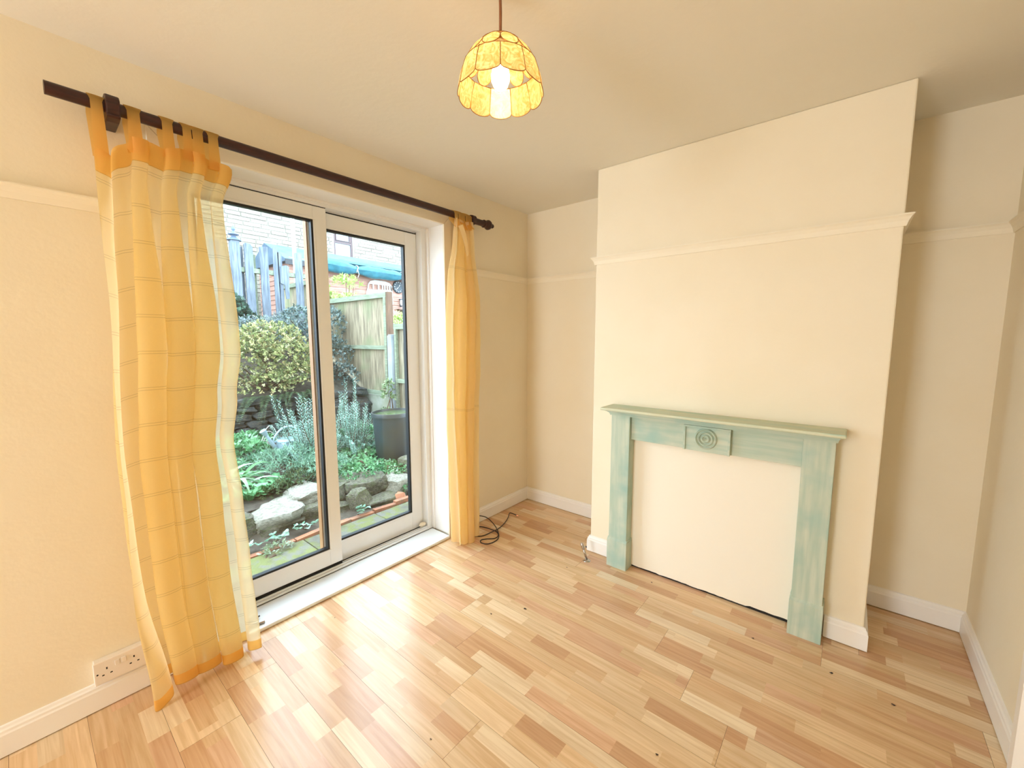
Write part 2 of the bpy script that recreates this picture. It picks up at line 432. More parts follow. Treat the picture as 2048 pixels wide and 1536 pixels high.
b = B(); b.box(-T, W+0.2, YB-0.2, 0.2, H, H+0.15); struct('ceiling', b, M['ceiling'])
b = B()
b.box(-T, 0, YB, OY0-0.012, -0.12, H); b.box(-T, 0, OY1+0.012, 0.2, -0.12, H); b.box(-T, 0, OY0-0.012, OY1+0.012, OZ+0.012, H); b.box(-T, -0.02, OY0-0.012, OY1+0.012, -0.12, -0.006)
struct('wall_left', b, M['wall'])
b = B(); b.box(0, W+0.2, 0, 0.2, -0.12, H); struct('wall_far', b, M['wall'])
b = B(); b.box(W, W+0.2, YB, 0, -0.12, H); struct('wall_right', b, M['wall'])
# wall behind the camera, with an opening added for the fill light
RX0, RX1, RZ0, RZ1 = 0.06, 1.14, 0.2, 2.2
b = B(); b.box(-T, RX0, YB-0.2, YB, -0.12, H); b.box(RX1, W+0.2, YB-0.2, YB, -0.12, H); b.box(RX0, RX1, YB-0.2, YB, -0.12, RZ0); b.box(RX0, RX1, YB-0.2, YB, RZ1, H)
struct('wall_near', b, M['wall'])
b = B()
for q in ((RX0,RX0+.06,RZ0,RZ1),(RX1-.06,RX1,RZ0,RZ1),(RX0+.06,RX1-.06,RZ0,RZ0+.06),(RX0+.06,RX1-.06,RZ1-.06,RZ1),(.57,.63,RZ0+.06,RZ1-.06)): b.box(q[0],q[1],YB-.14,YB-.08,q[2],q[3])
w2 = struct('added_rear_window', b, M['upvc'])  # unseen window, added to frame the rear fill light
b = B(); b.box(RX0+.06,RX1-.06,YB-.115,YB-.105,RZ0+.06,RZ1-.06); obj('pane', b, M['glass'], w2)
# chimney breast with the painted infill panel of the closed fireplace
b = B(); b.box(BX1, BX2, -D, 0, -0.006, H); breast = struct('wall_chimney_breast', b, M['wall'], bevel=0.006)
b = B()
n = 40; top = 0.83
vs = [(1.14, -D-0.012, top), (1.99, -D-0.012, top)]
bot = [(1.14+(1.99-1.14)*i/n, 0.012+0.006*noise.noise((i*0.6, 3.1, 0))+(0.006 if i > 30 else 0)) for i in range(n+1)]
poly = [(1.14, top)]+bot+[(1.99, top)]
b.prism(poly, 'y', -D-0.012, -D+0.001); obj('infill_panel', b, M['infill'], breast, label='smooth painted panel closing the old fireplace opening')
b = B(); b.box(1.14, 1.99, -D-0.004, -D+0.001, 0, 0.03); obj('panel_gap', b, M['dark'], breast)

# baseboards: moulded profile, (distance from wall, height)
BBP = [(0, 0.004), (0.017, 0.004), (0.017, 0.078), (0.014, 0.084), (0.0135, 0.092), (0.009, 0.097), (0.0065, 0.105), (0, 0.107)]
def board_run(b, prof, p0, p1, nx, ny, e0=0, e1=0):
    """sweep a wall profile from p0 to p1; (nx,ny) points into the room; e0/e1 lengthen the ends per unit of depth (mitres)"""
    dx, dy = p1[0]-p0[0], p1[1]-p0[1]; L = math.hypot(dx, dy); dx, dy = dx/L, dy/L
    vs = [(p0[0]+nx*d-dx*d*e0, p0[1]+ny*d-dy*d*e0, z) for d, z in prof]+[(p1[0]+nx*d+dx*d*e1, p1[1]+ny*d+dy*d*e1, z) for d, z in prof]
    n = len(prof)
    fs = [(i, (i+1) % n, (i+1) % n+n, i+n) for i in range(n)]+[tuple(range(n))[::-1], tuple(range(n, 2*n))]
    if (dx*ny-dy*nx) > 0: fs = [q[::-1] for q in fs]
    b.add(vs, fs)
def run(name, prof, m, *segs):
    b = B()
    for s in segs: board_run(b, prof, *s)
    o = struct(name, b, m); return o
run('baseboard_left', BBP, M['gloss'], ((0, YB), (0, -2.385), 1, 0))
run('baseboard_left_alcove', BBP, M['gloss'], ((0, -0.85), (0, 0), 1, 0, 0, -1))
run('baseboard_far_alcove', BBP, M['gloss'], ((0, 0), (BX1, 0), 0, -1, -1, -1))
run('baseboard_breast', BBP, M['gloss'], ((BX1, 0), (BX1, -D), -1, 0, -1, 1), ((BX1, -D), (1.03, -D), 0, -1, 1, 0))
run('baseboard_breast_right', BBP, M['gloss'], ((2.1, -D), (BX2, -D), 0, -1, 0, 1), ((BX2, -D), (BX2, 0), 1, 0, 1, -1))
run('baseboard_far_right', BBP, M['gloss'], ((BX2, 0), (W, 0), 0, -1, -1, -1))
run('baseboard_right', BBP, M['gloss'], ((W, -0.80), (W, 0), -1, 0, 0, -1))
# picture rails
ZR = 1.888
PRP = [(0, ZR-0.046), (0.006, ZR-0.046), (0.008, ZR-0.04), (0.012, ZR-0.026), (0.02, ZR-0.012), (0.027, ZR-0.005), (0.027, ZR), (0, ZR)]
run('trim_1', PRP, M['rail'], ((0, YB), (0, -2.385), 1, 0))
run('trim_2', PRP, M['rail'], ((0, -0.85), (0, 0), 1, 0, 0, -1), ((0, 0), (BX1, 0), 0, -1, -1, -1))
run('trim_3', PRP, M['rail'], ((BX1, 0), (BX1, -D), -1, 0, -1, 1), ((BX1, -D), (BX2, -D), 0, -1, 1, 1), ((BX2, -D), (BX2, 0), 1, 0, 1, -1))
run('trim_4', PRP, M['rail'], ((BX2, 0), (W, 0), 0, -1, -1, -1), ((W, 0), (W, -0.80), -1, 0, -1, 0))
# reeded white door casing on the right wall
b = B(); b.box(W-0.012, W, -0.90, -0.80, 0, 2.08)
for k in range(6): b.lathe([(0.0065, 0), (0.0065, 2.06)], (W-0.012, -0.809-k*0.0155, 0.0), 'z', 8)
b.box(W-0.04, W, -0.93, -0.895, 0, 2.08); struct('trim_5', b, M['gloss'])

# ------------------------------------------------------------------ patio door, its casing and sill
door = bpy.data.objects.new('door_1', None); link(door); door['kind'] = 'structure'
FX = -0.17
b = B()   # fixed outer frame
for (ya, yb) in ((OY1-0.042, OY1), (OY0, OY0+0.042)):
    s = 1 if ya > -1.5 else -1
    inner = ya if s > 0 else yb; outer = yb if s > 0 else ya
    b.box(-0.28, FX, min(inner, outer), max(inner, outer), 0.0, OZ)
    mid = outer-s*0.05
    b.box(-0.28, FX-0.055, min(mid, inner), max(mid, inner), 0.0, OZ)
b.box(-0.28, FX, OY0+0.042, OY1-0.042, 2.112, OZ); b.box(-0.28, FX-0.055, OY0+0.042, OY1-0.042, 2.10, 2.112)
b.box(-0.28, FX-0.02, OY0+0.042, OY1-0.042, 0.0, 0.028)
obj('outer_frame', b, M['upvc'], door, bevel=0.002)
b = B()
for xk in (FX-0.004, FX-0.024): b.box(xk-0.004, xk, OY0+0.043, OY1-0.043, 0.028, 0.044)
b.box(-0.255, -0.245, OY0+0.043, OY1-0.043, 0.028, 0.036); b.box(FX-0.001, FX+0.010, OY0+0.01, OY1-0.01, 0.0, 0.034)
b.box(-0.212, -0.184, OY0+0.043, -1.605, 0.028, 0.066); b.box(-0.262, -0.226, -1.69, OY1-0.043, 0.028, 0.040); b.box(-0.28, -0.262, OY0+0.043, OY1-0.043, 0.028, 0.07)
obj('track', b, M['upvc'], door, bevel=0.001)
b = B()    # dark strips for seal lines and painted-in shade of gaps round the two panels
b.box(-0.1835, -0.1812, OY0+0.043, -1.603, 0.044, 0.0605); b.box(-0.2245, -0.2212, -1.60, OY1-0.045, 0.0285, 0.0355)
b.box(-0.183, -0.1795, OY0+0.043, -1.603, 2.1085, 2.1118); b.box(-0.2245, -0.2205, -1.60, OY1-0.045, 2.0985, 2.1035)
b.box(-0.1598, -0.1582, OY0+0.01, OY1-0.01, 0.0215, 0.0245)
obj('seal_gap_shade', b, M['dark'], door)
def sash(name, ya, yb, za, zb, x1, st, rt_, rb):
    x0 = x1-0.034
    b = B()
    b.box(x0, x1, ya, ya+st, za, zb); b.box(x0, x1, yb-st, yb, za, zb); b.box(x0, x1, ya+st, yb-st, za, za+rb); b.box(x0, x1, ya+st, yb-st, zb-rt_, zb)
    # raised glazing bead
    for q in ((ya+st-.012, ya+st, za+rb, zb-rt_), (yb-st, yb-st+.012, za+rb, zb-rt_)): b.box(x1, x1+.004, *q)
    b.box(x1, x1+.004, ya+st-.012, yb-st+.012, za+rb-.012, za+rb); b.box(x1, x1+.004, ya+st-.012, yb-st+.012, zb-rt_, zb-rt_+.012)
    o = obj(name, b, M['upvc'], door, bevel=0.002)
    b = B(); g = 0.011
    gy0, gy1, gz0, gz1 = ya+st, yb-st, za+rb, zb-rt_
    b.box(x0+.004, x1-.002, gy0, gy0+g, gz0, gz1); b.box(x0+.004, x1-.002, gy1-g, gy1, gz0, gz1)
    b.box(x0+.004, x1-.002, gy0+g, gy1-g, gz0, gz0+g); b.box(x0+.004, x1-.002, gy0+g, gy1-g, gz1-g, gz1)
    obj('gasket', b, M['gasket'], o)
    b = B(); xm = (x0+x1)/2; b.box(xm-.003, xm+.003, gy0+.004, gy1-.004, gz0+.004, gz1-.004)
    obj('glass_pane', b, M['glass'], o)
    return o
sash('sliding_panel', OY0+0.035, -1.602, 0.062, 2.108, -0.180, 0.073, 0.072, 0.098)
fx = sash('fixed_panel', -1.690, -0.963, 0.036, 2.098, -0.222, 0.090, 0.085, 0.128)
b = B(); b.box(-0.258, -0.221, -1.696, -1.690, 0.04, 2.095); obj('interlock_strip', b, M['tanstrip'], fx, label='tan interlock strip')
b = B(); b.box(-0.18, 0.03, OY0-0.02, -0.925, 0.002, 0.021); struct('trim_6', b, M['sill'], bevel=0.005)     # low sill board
b = B(); b.box(0.0, 0.021, OY0-0.02, -0.926, 0.0, 0.0025); struct('trim_7', b, M['dark'])
b = B()    # white lining of the reveal
b.box(FX, 0.002, OY1, OY1+0.01, 0.021, OZ); b.box(FX, 0.002, OY0-0.01, OY0, 0.021, OZ); b.box(FX, 0.002, OY0-0.01, OY1+0.01, OZ, OZ+0.011)
b.box(FX, FX+0.03, OY1-0.006, OY1, 0.021, OZ-0.006); b.box(FX, FX+0.03, OY0, OY1, OZ-0.006, OZ)
struct('trim_8', b, M['gloss'], bevel=0.0015)
b = B(); CW = 0.062   # flat mitred casing, painted like the wall
b.prism([(OY1, 0.0), (OY1+CW, 0.0), (OY1+CW, OZ+CW), (OY1, OZ)], 'x', 0.0, 0.014)
b.prism([(OY0-CW, 0.0), (OY0, 0.0), (OY0, OZ), (OY0-CW, OZ+CW)], 'x', 0.0, 0.014)
b.prism([(OY0+.0012, OZ+.0012), (OY1-.0012, OZ+.0012), (OY1+CW-.0012, OZ+CW), (OY0-CW+.0012, OZ+CW)], 'x', 0.0, 0.014)
struct('trim_9', b, M['rail'], bevel=0.002)

# ------------------------------------------------------------------ fireplace surround
YF = -0.533
fs = thing('fireplace_surround', 'distressed pale green wooden fire surround against the chimney breast', 'fireplace', (1.56, -D, 0))
def leg(x0, x1, z0, z1, y):
    b = B(); b.box(x0, x1, y, -D-0.001, z0, z1); return b
for x0, x1 in ((1.036, 1.150), (1.972, 2.090)):
    lg = obj('leg', leg(x0, x1, 0.18, 0.945, YF+0.008), M['green'], fs, bevel=0.002)
    b = B(); b.box(x0-0.006, x1+0.006, YF-0.002, -D-0.001, 0.0, 0.172)
    b.prism([(YF-0.002, 0.172), (-D-0.001, 0.172), (-D-0.001, 0.184), (YF+0.008, 0.184)], 'x', x0-0.005, x1+0.005)
    obj('plinth_block', b, M['green'], lg, bevel=0.002)
b = B(); b.box(1.150, 1.972, -0.502, -D-0.013, 0.806, 0.948); obj('frieze', b, M['greenh'], fs, bevel=0.002)
b = B(); b.box(1.455, 1.675, -0.519, -0.5, 0.806, 0.940)
for q in ((1.452, 1.678, 0.930, 0.941), (1.452, 1.462, 0.806, 0.930), (1.668, 1.678, 0.806, 0.930)): b.box(q[0], q[1], -0.528, -0.515, q[2], q[3])
blk = obj('centre_block', b, M['greenh'], fs, bevel=0.0015)
b = B()
prof = []
for i in range(0, 61):
    r = 0.054*(1-i/60)
    prof.append((max(r, 0.0004), 0.005+0.0065*math.cos(2*PI*r/0.0165)))
b.lathe([(0.056, -0.002)]+prof, (1.562, -0.5185, 0.877), 'y', 48, True)
b.v = [(x, -0.519-(y+0.5185), z) for x, y, z in b.v]; b.f = [q[::-1] for q in b.f]
obj('roundel', b, M['greenh'], blk, smooth=60, label='carved roundel of concentric rings')
b = B()  # shelf with cove moulding below
SX0, SX1, SY = 1.002, 2.122, -0.612
b.prism([(SX0, -D-0.001), (SX0, SY), (SX1, SY), (SX1, -D-0.001)][::-1], 'z', 0.980, 0.996)
sh = obj('shelf', b, M['greentop'], fs, bevel=0.005)
b = B()
for i in range(6):
    t0, t1 = i/6, (i+1)/6
    f = lambda t: (0.072*(1-math.cos(t*PI/2)), 0.944+0.036*math.sin(t*PI/2))
    (d0, z0), (d1, z1) = f(t0), f(t1)
    b.box(1.030-0.4*d1, 2.096+0.28*d1, YF-d1, -D-0.001, z0, z1+0.0002)
obj('cove_moulding', b, M['greenh'], fs)

# ------------------------------------------------------------------ curtain pole
PX, PZ, PR = 0.09, 2.185, 0.0205
pole = thing('curtain_pole', 'dark mahogany curtain pole above the patio door, missing its left finial', 'curtain pole', (PX, -1.6, PZ))
b = B(); b.lathe([(PR, 0), (PR, 2.0)], (PX, -2.632, PZ), 'y', 20); obj('rod', b, M['pole'], pole, smooth=40)
b = B(); y = -0.632
b.lathe([(0.0205, 0), (0.024, 0.004), (0.027, 0.012), (0.024, 0.02), (0.017, 0.026), (0.018, 0.03), (0.03, 0.043), (0.034, 0.055), (0.03, 0.068), (0.016, 0.08), (0.009, 0.085), (0.013, 0.092), (0.015, 0.1), (0.011, 0.108), (0.003, 0.112)], (PX, y, PZ), 'y', 24)
obj('finial', b, M['pole'], pole, smooth=60)
def bracket(yc, w, k):
    b = B()
    pr = [(0.0, PZ-0.075*k), (0.085, PZ-0.07*k), (0.118, PZ-0.062*k), (0.124, PZ-0.052*k), (0.119, PZ-0.045*k), (0.126, PZ-0.03*k), (0.132, PZ), (0.13, PZ+0.025*k), (0.12, PZ+0.045*k), (0.1, PZ+0.055*k), (0.06, PZ+0.05*k), (0.03, PZ+0.03*k), (0.0, PZ+0.03*k)]
    b.prism(pr, 'y', yc-w/2, yc+w/2)
    return obj('bracket', b, M['pole'], pole, bevel=0.007)
bracket(-2.478, 0.036, 0.66); bracket(-0.742, 0.03, 0.5)

# ------------------------------------------------------------------ curtains
def lerp(a, b_, t): return a+(b_-a)*t
def pw(tab, z):
    if z >= tab[0][0]: return tab[0][1]
    for (z0, v0), (z1, v1) in zip(tab, tab[1:]):
        if z >= z1:
            t = (z0-z)/(z0-z1); t = t*t*(3-2*t); return lerp(v0, v1, t)
    return tab[-1][1]
def tab_loop(b, y0, y1, zb, xf, r=PR+0.003):
    """a fabric loop over the pole: up the front from the heading, over and down the back"""
    pts = [(xf, zb), (PX+r+0.002, PZ-0.03), (PX+r, PZ)]
    for k in range(1, 9):
        a = PI*k/8; pts.append((PX+r*math.cos(a), PZ+r*math.sin(a)))
    pts += [(PX-r-0.001, PZ-0.03), (xf-0.012, zb)]
    n = len(pts); n0 = len(b.v)
    vs = []; L = 0
    for i, (x, z) in enumerate(pts):
        tw = 0.004*math.sin(i)
        vs += [(x, y0+tw, z), (x+0.002, (y0+y1)/2, z), (x, y1-tw, z)]
        b.uv += [(0.02, z), (0.05, z), (0.08, z)]
    b.add(vs, [(3*i+k, 3*i+k+1, 3*i+k+4, 3*i+k+3) for i in range(n-1) for k in range(2)])
cl = thing('curtain', 'sheer checked yellow tab top curtain bunched at the socket end of the patio door', 'curtain', (0.1, -2.35, 0.0), 'yellow curtains at the patio door')
LY = [(2.2, -2.535), (1.6, -2.545), (0.9, -2.56), (0.45, -2.565), (0.0, -2.54)]
RY = [(2.2, -2.15), (2.07, -2.135), (1.93, -2.175), (1.35, -2.165), (1.16, -2.19), (0.97, -2.215), (0.72, -2.20), (0.46, -2.19), (0.0, -2.17)]
HEAD = [(0, 2.03), (0.09, 2.01), (0.17, 2.06), (0.26, 2.095), (0.40, 2.095), (0.47, 2.08), (0.6, 2.105), (0.75, 2.10), (0.88, 2.09), (1.0, 2.075)]
HEM = [(0, 0.006), (0.05, 0.004), (0.12, 0.05), (0.25, 0.06), (0.5, 0.055), (0.75, 0.03), (1.0, 0.03)]
def pws(tab, s):
    for (a, v0), (c, v1) in zip(tab, tab[1:]):
        if s <= c: return lerp(v0, v1, (s-a)/(c-a))
    return tab[-1][1]
def left_surface(s, v, front=0.0):
    z = lerp(pws(HEM, s), pws(HEAD, s), v)
    d = min(1.0, max(0.0, (2.12-z)/0.7)); d = d*d*(3-2*d)
    A = lerp(0.012, 0.056, d); C = lerp(0.006, 0.030, d)
    ph = 2*PI*(3.9*s+0.5*s*s+0.1)+0.5*math.sin(1.6*z+4*s)+2.2*noise.noise((s*3.3, z*0.45, 11.0))*min(1, d*1.5+.2)
    wob = 0.010*noise.noise((s*5, z*1.6, 2.0))+0.004*noise.noise((s*22, z*7, 5.0))
    x = lerp(0.112, 0.118, d)+A*math.sin(ph)+wob+lerp(0, 0.02, d)*(1-s)
    yl, yr = pw(LY, z), pw(RY, z)
    y = lerp(yl, yr, s)-C*math.sin(2*ph)*min(1, s*12, (1-s)*12)+0.006*noise.noise((s*6, z*2, 9.0))*d
    return (max(x, 0.028)+front, y, z)
NU = 170
b = B(); b.grid(left_surface, NU, 90, lambda s, v: (s*1.15, v*2.05)); obj('fabric_panel', b, M['voile'], cl, smooth=180)
b = B(); b.grid(lambda s, v: left_surface(s, lerp(0.962, 1.002, v), 0.003), NU, 4, lambda s, v: (s*1.15, v*0.08)); obj('heading', b, M['voile2'], cl, smooth=180, label='doubled orange heading band')
b = B(); b.grid(lambda s, v: left_surface(s, lerp(-0.001, 0.021, v), 0.003), NU, 3, lambda s, v: (s*1.15, v*0.04)); obj('hem', b, M['voile2'], cl, smooth=180, label='doubled orange bottom hem')
for y0, y1, zb in ((-2.536, -2.499, 2.035), (-2.446, -2.405, 2.075), (-2.352, -2.314, 2.09), (-2.292, -2.258, 2.10), (-2.262, -2.222, 2.10), (-2.212, -2.172, 2.09)):
    b = B(); tab_loop(b, y0, y1, zb-0.03, 0.118); obj('tab_loop', b, M['voile2'], cl, smooth=180)

cr = thing('curtain', 'apricot yellow curtain gathered tightly at the alcove end of the pole', 'curtain', (0.11, -0.87, 0.0), 'yellow curtains at the patio door')
LY2 = [(2.2, -0.915), (2.05, -0.925), (1.75, -0.965), (1.45, -0.985), (1.0, -0.985), (0.5, -0.985), (0.0, -0.985)]
RY2 = [(2.2, -0.765), (1.95, -0.765), (1.65, -0.735), (1.2, -0.742), (0.9, -0.765), (0.5, -0.785), (0.0, -0.80)]
def right_surface(s, v, front=0.0):
    zt = 2.15+0.012*math.sin(9*s); zb = 0.014+0.012*math.sin(7*s+1)
    z = lerp(zb, zt, v)
    d = min(1.0, max(0.0, (2.16-z)/0.5))
    ph = 2*PI*(3.1*s+0.2)+0.9*math.sin(1.3*z+3*s)
    A = lerp(0.016, 0.046, d); C = lerp(0.008, 0.022, d)
    x = 0.118+A*math.sin(ph)+0.012*noise.noise((s*4, z*1.7, 7.0))+0.005*noise.noise((s*14, z*9, 1.0))+0.03*(1-v)**2
    y = lerp(pw(LY2, z), pw(RY2, z), s)-C*math.sin(2*ph)*min(1, s*10, (1-s)*10)
    return (max(x, 0.03)+front, y, z)
b = B(); b.grid(right_surface, 120, 90, lambda s, v: (s*0.8+0.05, v*2.1)); obj('fabric_panel', b, M['drape'], cr, smooth=180)
for k in range(5):
    b = B(); y0 = -0.915+k*0.031; tab_loop(b, y0, y0+0.036, 2.10+0.01*math.sin(k*2), 0.136+0.008*(k % 2), PR+0.003+0.002*(k % 2)); obj('tab_loop', b, M['voile2'], cr, smooth=180)
b = B()
def flap(s, v):
    a = Vector((0.158, -0.925, 2.098)); c = Vector((0.152, -0.878, 2.118)); e = Vector((0.172, -0.868, 1.915)); g = Vector((0.165, -0.842, 1.95))
    p = a.lerp(c, s).lerp(e.lerp(g, s), v); p.x += 0.012*math.sin(PI*s)+0.01*math.sin(PI*v); return tuple(p)
b.grid(flap, 8, 12, lambda s, v: (s*0.06, v*0.2)); obj('folded_flap', b, M['drape'], cr, smooth=180, label='loose heading corner folded forward')

# ------------------------------------------------------------------ pendant lamp
LX, LYc, LZ = 1.27, -1.795, 2.104
lamp = thing('pendant_lamp', 'lit pendant lamp with a scalloped capiz shell dome shade', 'lamp', (LX, LYc, H))
b = B(); b.lathe([(0.045, 0), (0.045, -0.008), (0.03, -0.022), (0.008, -0.028)], (LX, LYc, H), 'z', 24); b.f = [q[::-1] for q in b.f]; obj('ceiling_rose', b, M['upvc'], lamp, smooth=50)
b = B(); b.tube([(LX, LYc, H-0.02), (LX+0.001, LYc, H-0.08), (LX, LYc, 2.262)], 0.0042, 8); obj('cord', b, M['cord'], lamp, smooth=180)
b = B(); b.lathe([(0.019, 2.246), (0.016, 2.256), (0.009, 2.264), (0.005, 2.268)], (LX, LYc, 0), 'z', 20); obj('shade_cap', b, M['brass'], lamp, smooth=60)
b = B(); b.lathe([(0.012, 2.25), (0.016, 2.24), (0.016, 2.205), (0.013, 2.19)], (LX, LYc, 0), 'z', 16); b.f = [q[::-1] for q in b.f]; obj('bulb_holder', b, M['upvc'], lamp, smooth=60)
b = B(); b.lathe([(0.012, 2.192), (0.016, 2.184), (0.024, 2.168), (0.027, 2.152), (0.026, 2.138), (0.020, 2.124), (0.011, 2.116), (0.002, 2.114)], (LX, LYc, 0), 'z', 20); b.f = [q[::-1] for q in b.f]
obj('bulb', b, M['bulb'], lamp, smooth=180)
def dome(t):      # t 0 at the top ring, 1 at the rim: (radius, z)
    pr = [(0.0, .018, .150), (.12, .040, .140), (.25, .064, .127), (.42, .089, .104), (.6, .110, .072), (.8, .123, .036), (1.0, .130, .0)]
    for (t0, r0, z0), (t1, r1, z1) in zip(pr, pr[1:]):
        if t <= t1: k = (t-t0)/(t1-t0); return 0.96*lerp(r0, r1, k), LZ+lerp(z0, z1, k)
    return .1248, LZ
NS = 11
def shade_piece(a0, a1, t0, t1, kind):
    """one shell between angles a0..a1 and dome heights t0..t1, with its own outline"""
    b = B(); n = 12
    def P(u, v):   # u,v in -1..1
        a = lerp(a0, a1, (u+1)/2); t = lerp(t0, t1, (v+1)/2); r, z = dome(min(max(t, 0), 1.0))
        if t > 1.0: z -= (t-1.0)*0.16
        return (LX+r*math.cos(a), LYc+r*math.sin(a), z)
    out = []
    if kind == 'oval': out = [(math.cos(2*PI*k/20)*0.99, math.sin(2*PI*k/20)) for k in range(20)]
    else:
        out = [(-1, -1), (-0.33, -1.02), (0.33, -1.02), (1, -1), (1, -0.2)]
        out += [(math.cos(PI*k/10), 0.72+0.38*math.sin(PI*k/10)) for k in range(11)]+[(-1, -0.2)]
    ring = [P(u, v) for u, v in out]; inner = [P(u*0.5, v*0.5) for u, v in out]; c = P(0, 0); m = len(ring)
    vs = ring+inner+[c]
    fs_ = [(k, (k+1) % m, m+(k+1) % m, m+k) for k in range(m)]+[(m+k, m+(k+1) % m, 2*m) for k in range(m)]
    b.add(vs, fs_)
    return b, ring
def rim_line(parent, ring):
    b = B(); b.tube(ring+[ring[0]], 0.0012, 5); obj('brass_edge', b, M['brass'], parent, smooth=180)
ph0 = math.atan2(-2.7626-LYc, 2.1102-LX)
for k in range(NS):
    a0, a1 = ph0+2*PI*(k)/NS, ph0+2*PI*(k+1)/NS
    for t0, t1, kind, nm in ((0.0, 0.25, 'lobe', 'shell_petal'), (0.25, 0.6, 'oval', 'shell_disc'), (0.6, 1.02, 'lobe', 'shell_panel')):
        b, ring = shade_piece(a0, a1, t0, t1, kind)
        o = obj(nm, b, M['shell'], lamp, smooth=180)
        rim_line(o, ring)

# ------------------------------------------------------------------ double socket
so = thing('wall_socket', 'white double plug socket in a surface box above the baseboard', 'socket', (0.0, -2.60, 0.11))
Y0, Y1, Z0, Z1 = -2.678, -2.53, 0.110, 0.198
b = B(); b.box(0.0005, 0.026, Y0+0.003, Y1-0.003, Z0, Z1-0.001); obj('back_box', b, M['socket'], so, bevel=0.003)
b = B(); b.box(0.026, 0.034, Y0, Y1, Z0-0.001, Z1); obj('faceplate', b, M['socket'], so, bevel=0.003)
for yc in (Y0+0.036, Y1-0.036):
    for dy, dz, w, h in ((0, 0.019, 0.004, 0.008), (-0.011, -0.004, 0.0065, 0.0045), (0.011, -0.004, 0.0065, 0.0045)):
        b = B(); b.box(0.0338, 0.0344, yc+dy-w/2, yc+dy+w/2, Z0+0.036+dz-h/2, Z0+0.036+dz+h/2); obj('pin_slot', b, M['dark'], so)
for yc in (-2.613, -2.595):
    b = B(); b.prism([(yc-0.0065, Z0+0.052), (yc+0.0065, Z0+0.052), (yc+0.0065, Z0+0.072), (yc-0.0065, Z0+0.072)], 'x', 0.034, 0.0375); obj('rocker_switch', b, M['socket'], so, bevel=0.001)
b = B(); b.lathe([(0.003, 0), (0.003, 0.0006)], (0.0340, Y0+0.010, Z0+0.042), 'x', 10); obj('screw', b, M['dark'], so)

# ------------------------------------------------------------------ small things on the floor and sill
def cat(pts, n=6):
    out = []
    for i in range(len(pts)-1):
        p0, p1, p2, p3 = (Vector(pts[max(i-1, 0)]), Vector(pts[i]), Vector(pts[i+1]), Vector(pts[min(i+2, len(pts)-1)]))
        for k in range(n):
            t = k/n
            out.append(0.5*((2*p1)+(p2-p0)*t+(2*p0-5*p1+4*p2-p3)*t*t+(3*p1-p0-3*p2+p3)*t**3))
    out.append(Vector(pts[-1])); return out
cb = thing('coaxial_cable', 'black aerial cable coiled loosely on the laminate beside the gathered curtain', 'cable', (0.15, -0.65, 0))
r = 0.0034
path = [(0.0165, -0.74, 0.075), (0.03, -0.69, 0.085), (0.075, -0.61, 0.06), (0.15, -0.60, 0.022), (0.23, -0.645, 0.006), (0.285, -0.70, r), (0.305, -0.76, r), (0.29, -0.82, r), (0.245, -0.835, r), (0.218, -0.81, r),
        (0.235, -0.775, r), (0.275, -0.73, r), (0.265, -0.68, r), (0.22, -0.65, 0.0045), (0.17, -0.645, r), (0.09, -0.655, r), (0.045, -0.70, r), (0.05, -0.79, r), (0.09, -0.83, r), (0.14, -0.80, r), (0.185, -0.755, r),
        (0.205, -0.68, 0.0105), (0.205, -0.60, 0.0105), (0.175, -0.50, 0.009), (0.145, -0.43, 0.014), (0.112, -0.372, 0.020), (0.135, -0.36, 0.018), (0.165, -0.35, 0.010)]
b = B(); b.tube(cat(path), r, 8); obj('sheath', b, M['cable'], cb, smooth=180)
b = B(); b.tube([(0.165, -0.35, 0.010), (0.18, -0.345, 0.006)], 0.0042, 8); b.tube([(0.18, -0.345, 0.006), (0.188, -0.342, 0.005)], 0.001, 6); obj('copper_end', b, M['copper'], cb, label='bare copper end')

gp = thing('gas_pipe', 'short chrome gas pipe stub leaning up from the floor by the green surround', 'pipe', (0.915, -0.572, 0))
b = B(); b.lathe([(0.0005, 0.0095), (0.008, 0.008), (0.021, 0.003), (0.023, 0.0)][::-1], (0.915, -0.572, 0), 'z', 20); obj('floor_plate', b, M['chrome'], gp, smooth=60)
tip = Vector((0.876, -0.572, 0.100)); base = Vector((0.915, -0.572, 0.004)); dv = (tip-base)
b = B(); b.tube([base, base+dv*0.9], 0.0068, 12); obj('tube', b, M['chrome'], gp, smooth=180)
b = B(); b.tube([base+dv*0.62, base+dv*0.66, base+dv*0.88, base+dv*0.92, base+dv*1.04], [0.006, 0.0085, 0.0085, 0.0105, 0.009], 8); b.tube([base+dv*0.8, base+dv*0.8+Vector((0.018, 0.008, 0.003))], 0.005, 8); obj('valve_fitting', b, M['chrome'], gp)
b = B(); b.tube([base+dv*0.8+Vector((0.018, 0.008, 0.003)), base+dv*0.8+Vector((0.022, 0.010, 0.004))], 0.0062, 8); obj('valve_cap', b, M['dark'], gp)

rb = thing('metal_rod_bundle', 'small bundle of dark metal rods on the white sill beside the sheer curtain', 'rods', (-0.04, -2.13, 0.021))
b = B(); b.tube([(-0.015, -2.20, 0.029), (-0.005, -2.125, 0.029)], 0.0075, 10); o = obj('thick_rod', b, M['darkmetal'], rb, smooth=60)
b = B(); b.tube([(-0.005, -2.125, 0.029), (0.0, -2.098, 0.029)], 0.0072, 10); obj('tip', b, M['chrome'], o, smooth=60)
for k, (xx, yy) in enumerate(((-0.055, -2.100), (-0.078, -2.105), (-0.12, -2.118))):
    b = B(); b.tube([(xx+0.01, -2.20, 0.026), (xx, yy-0.02, 0.027), (xx-0.002, yy, 0.033)], 0.0035, 8); obj('thin_rod', b, M['darkmetal'], rb, smooth=60)

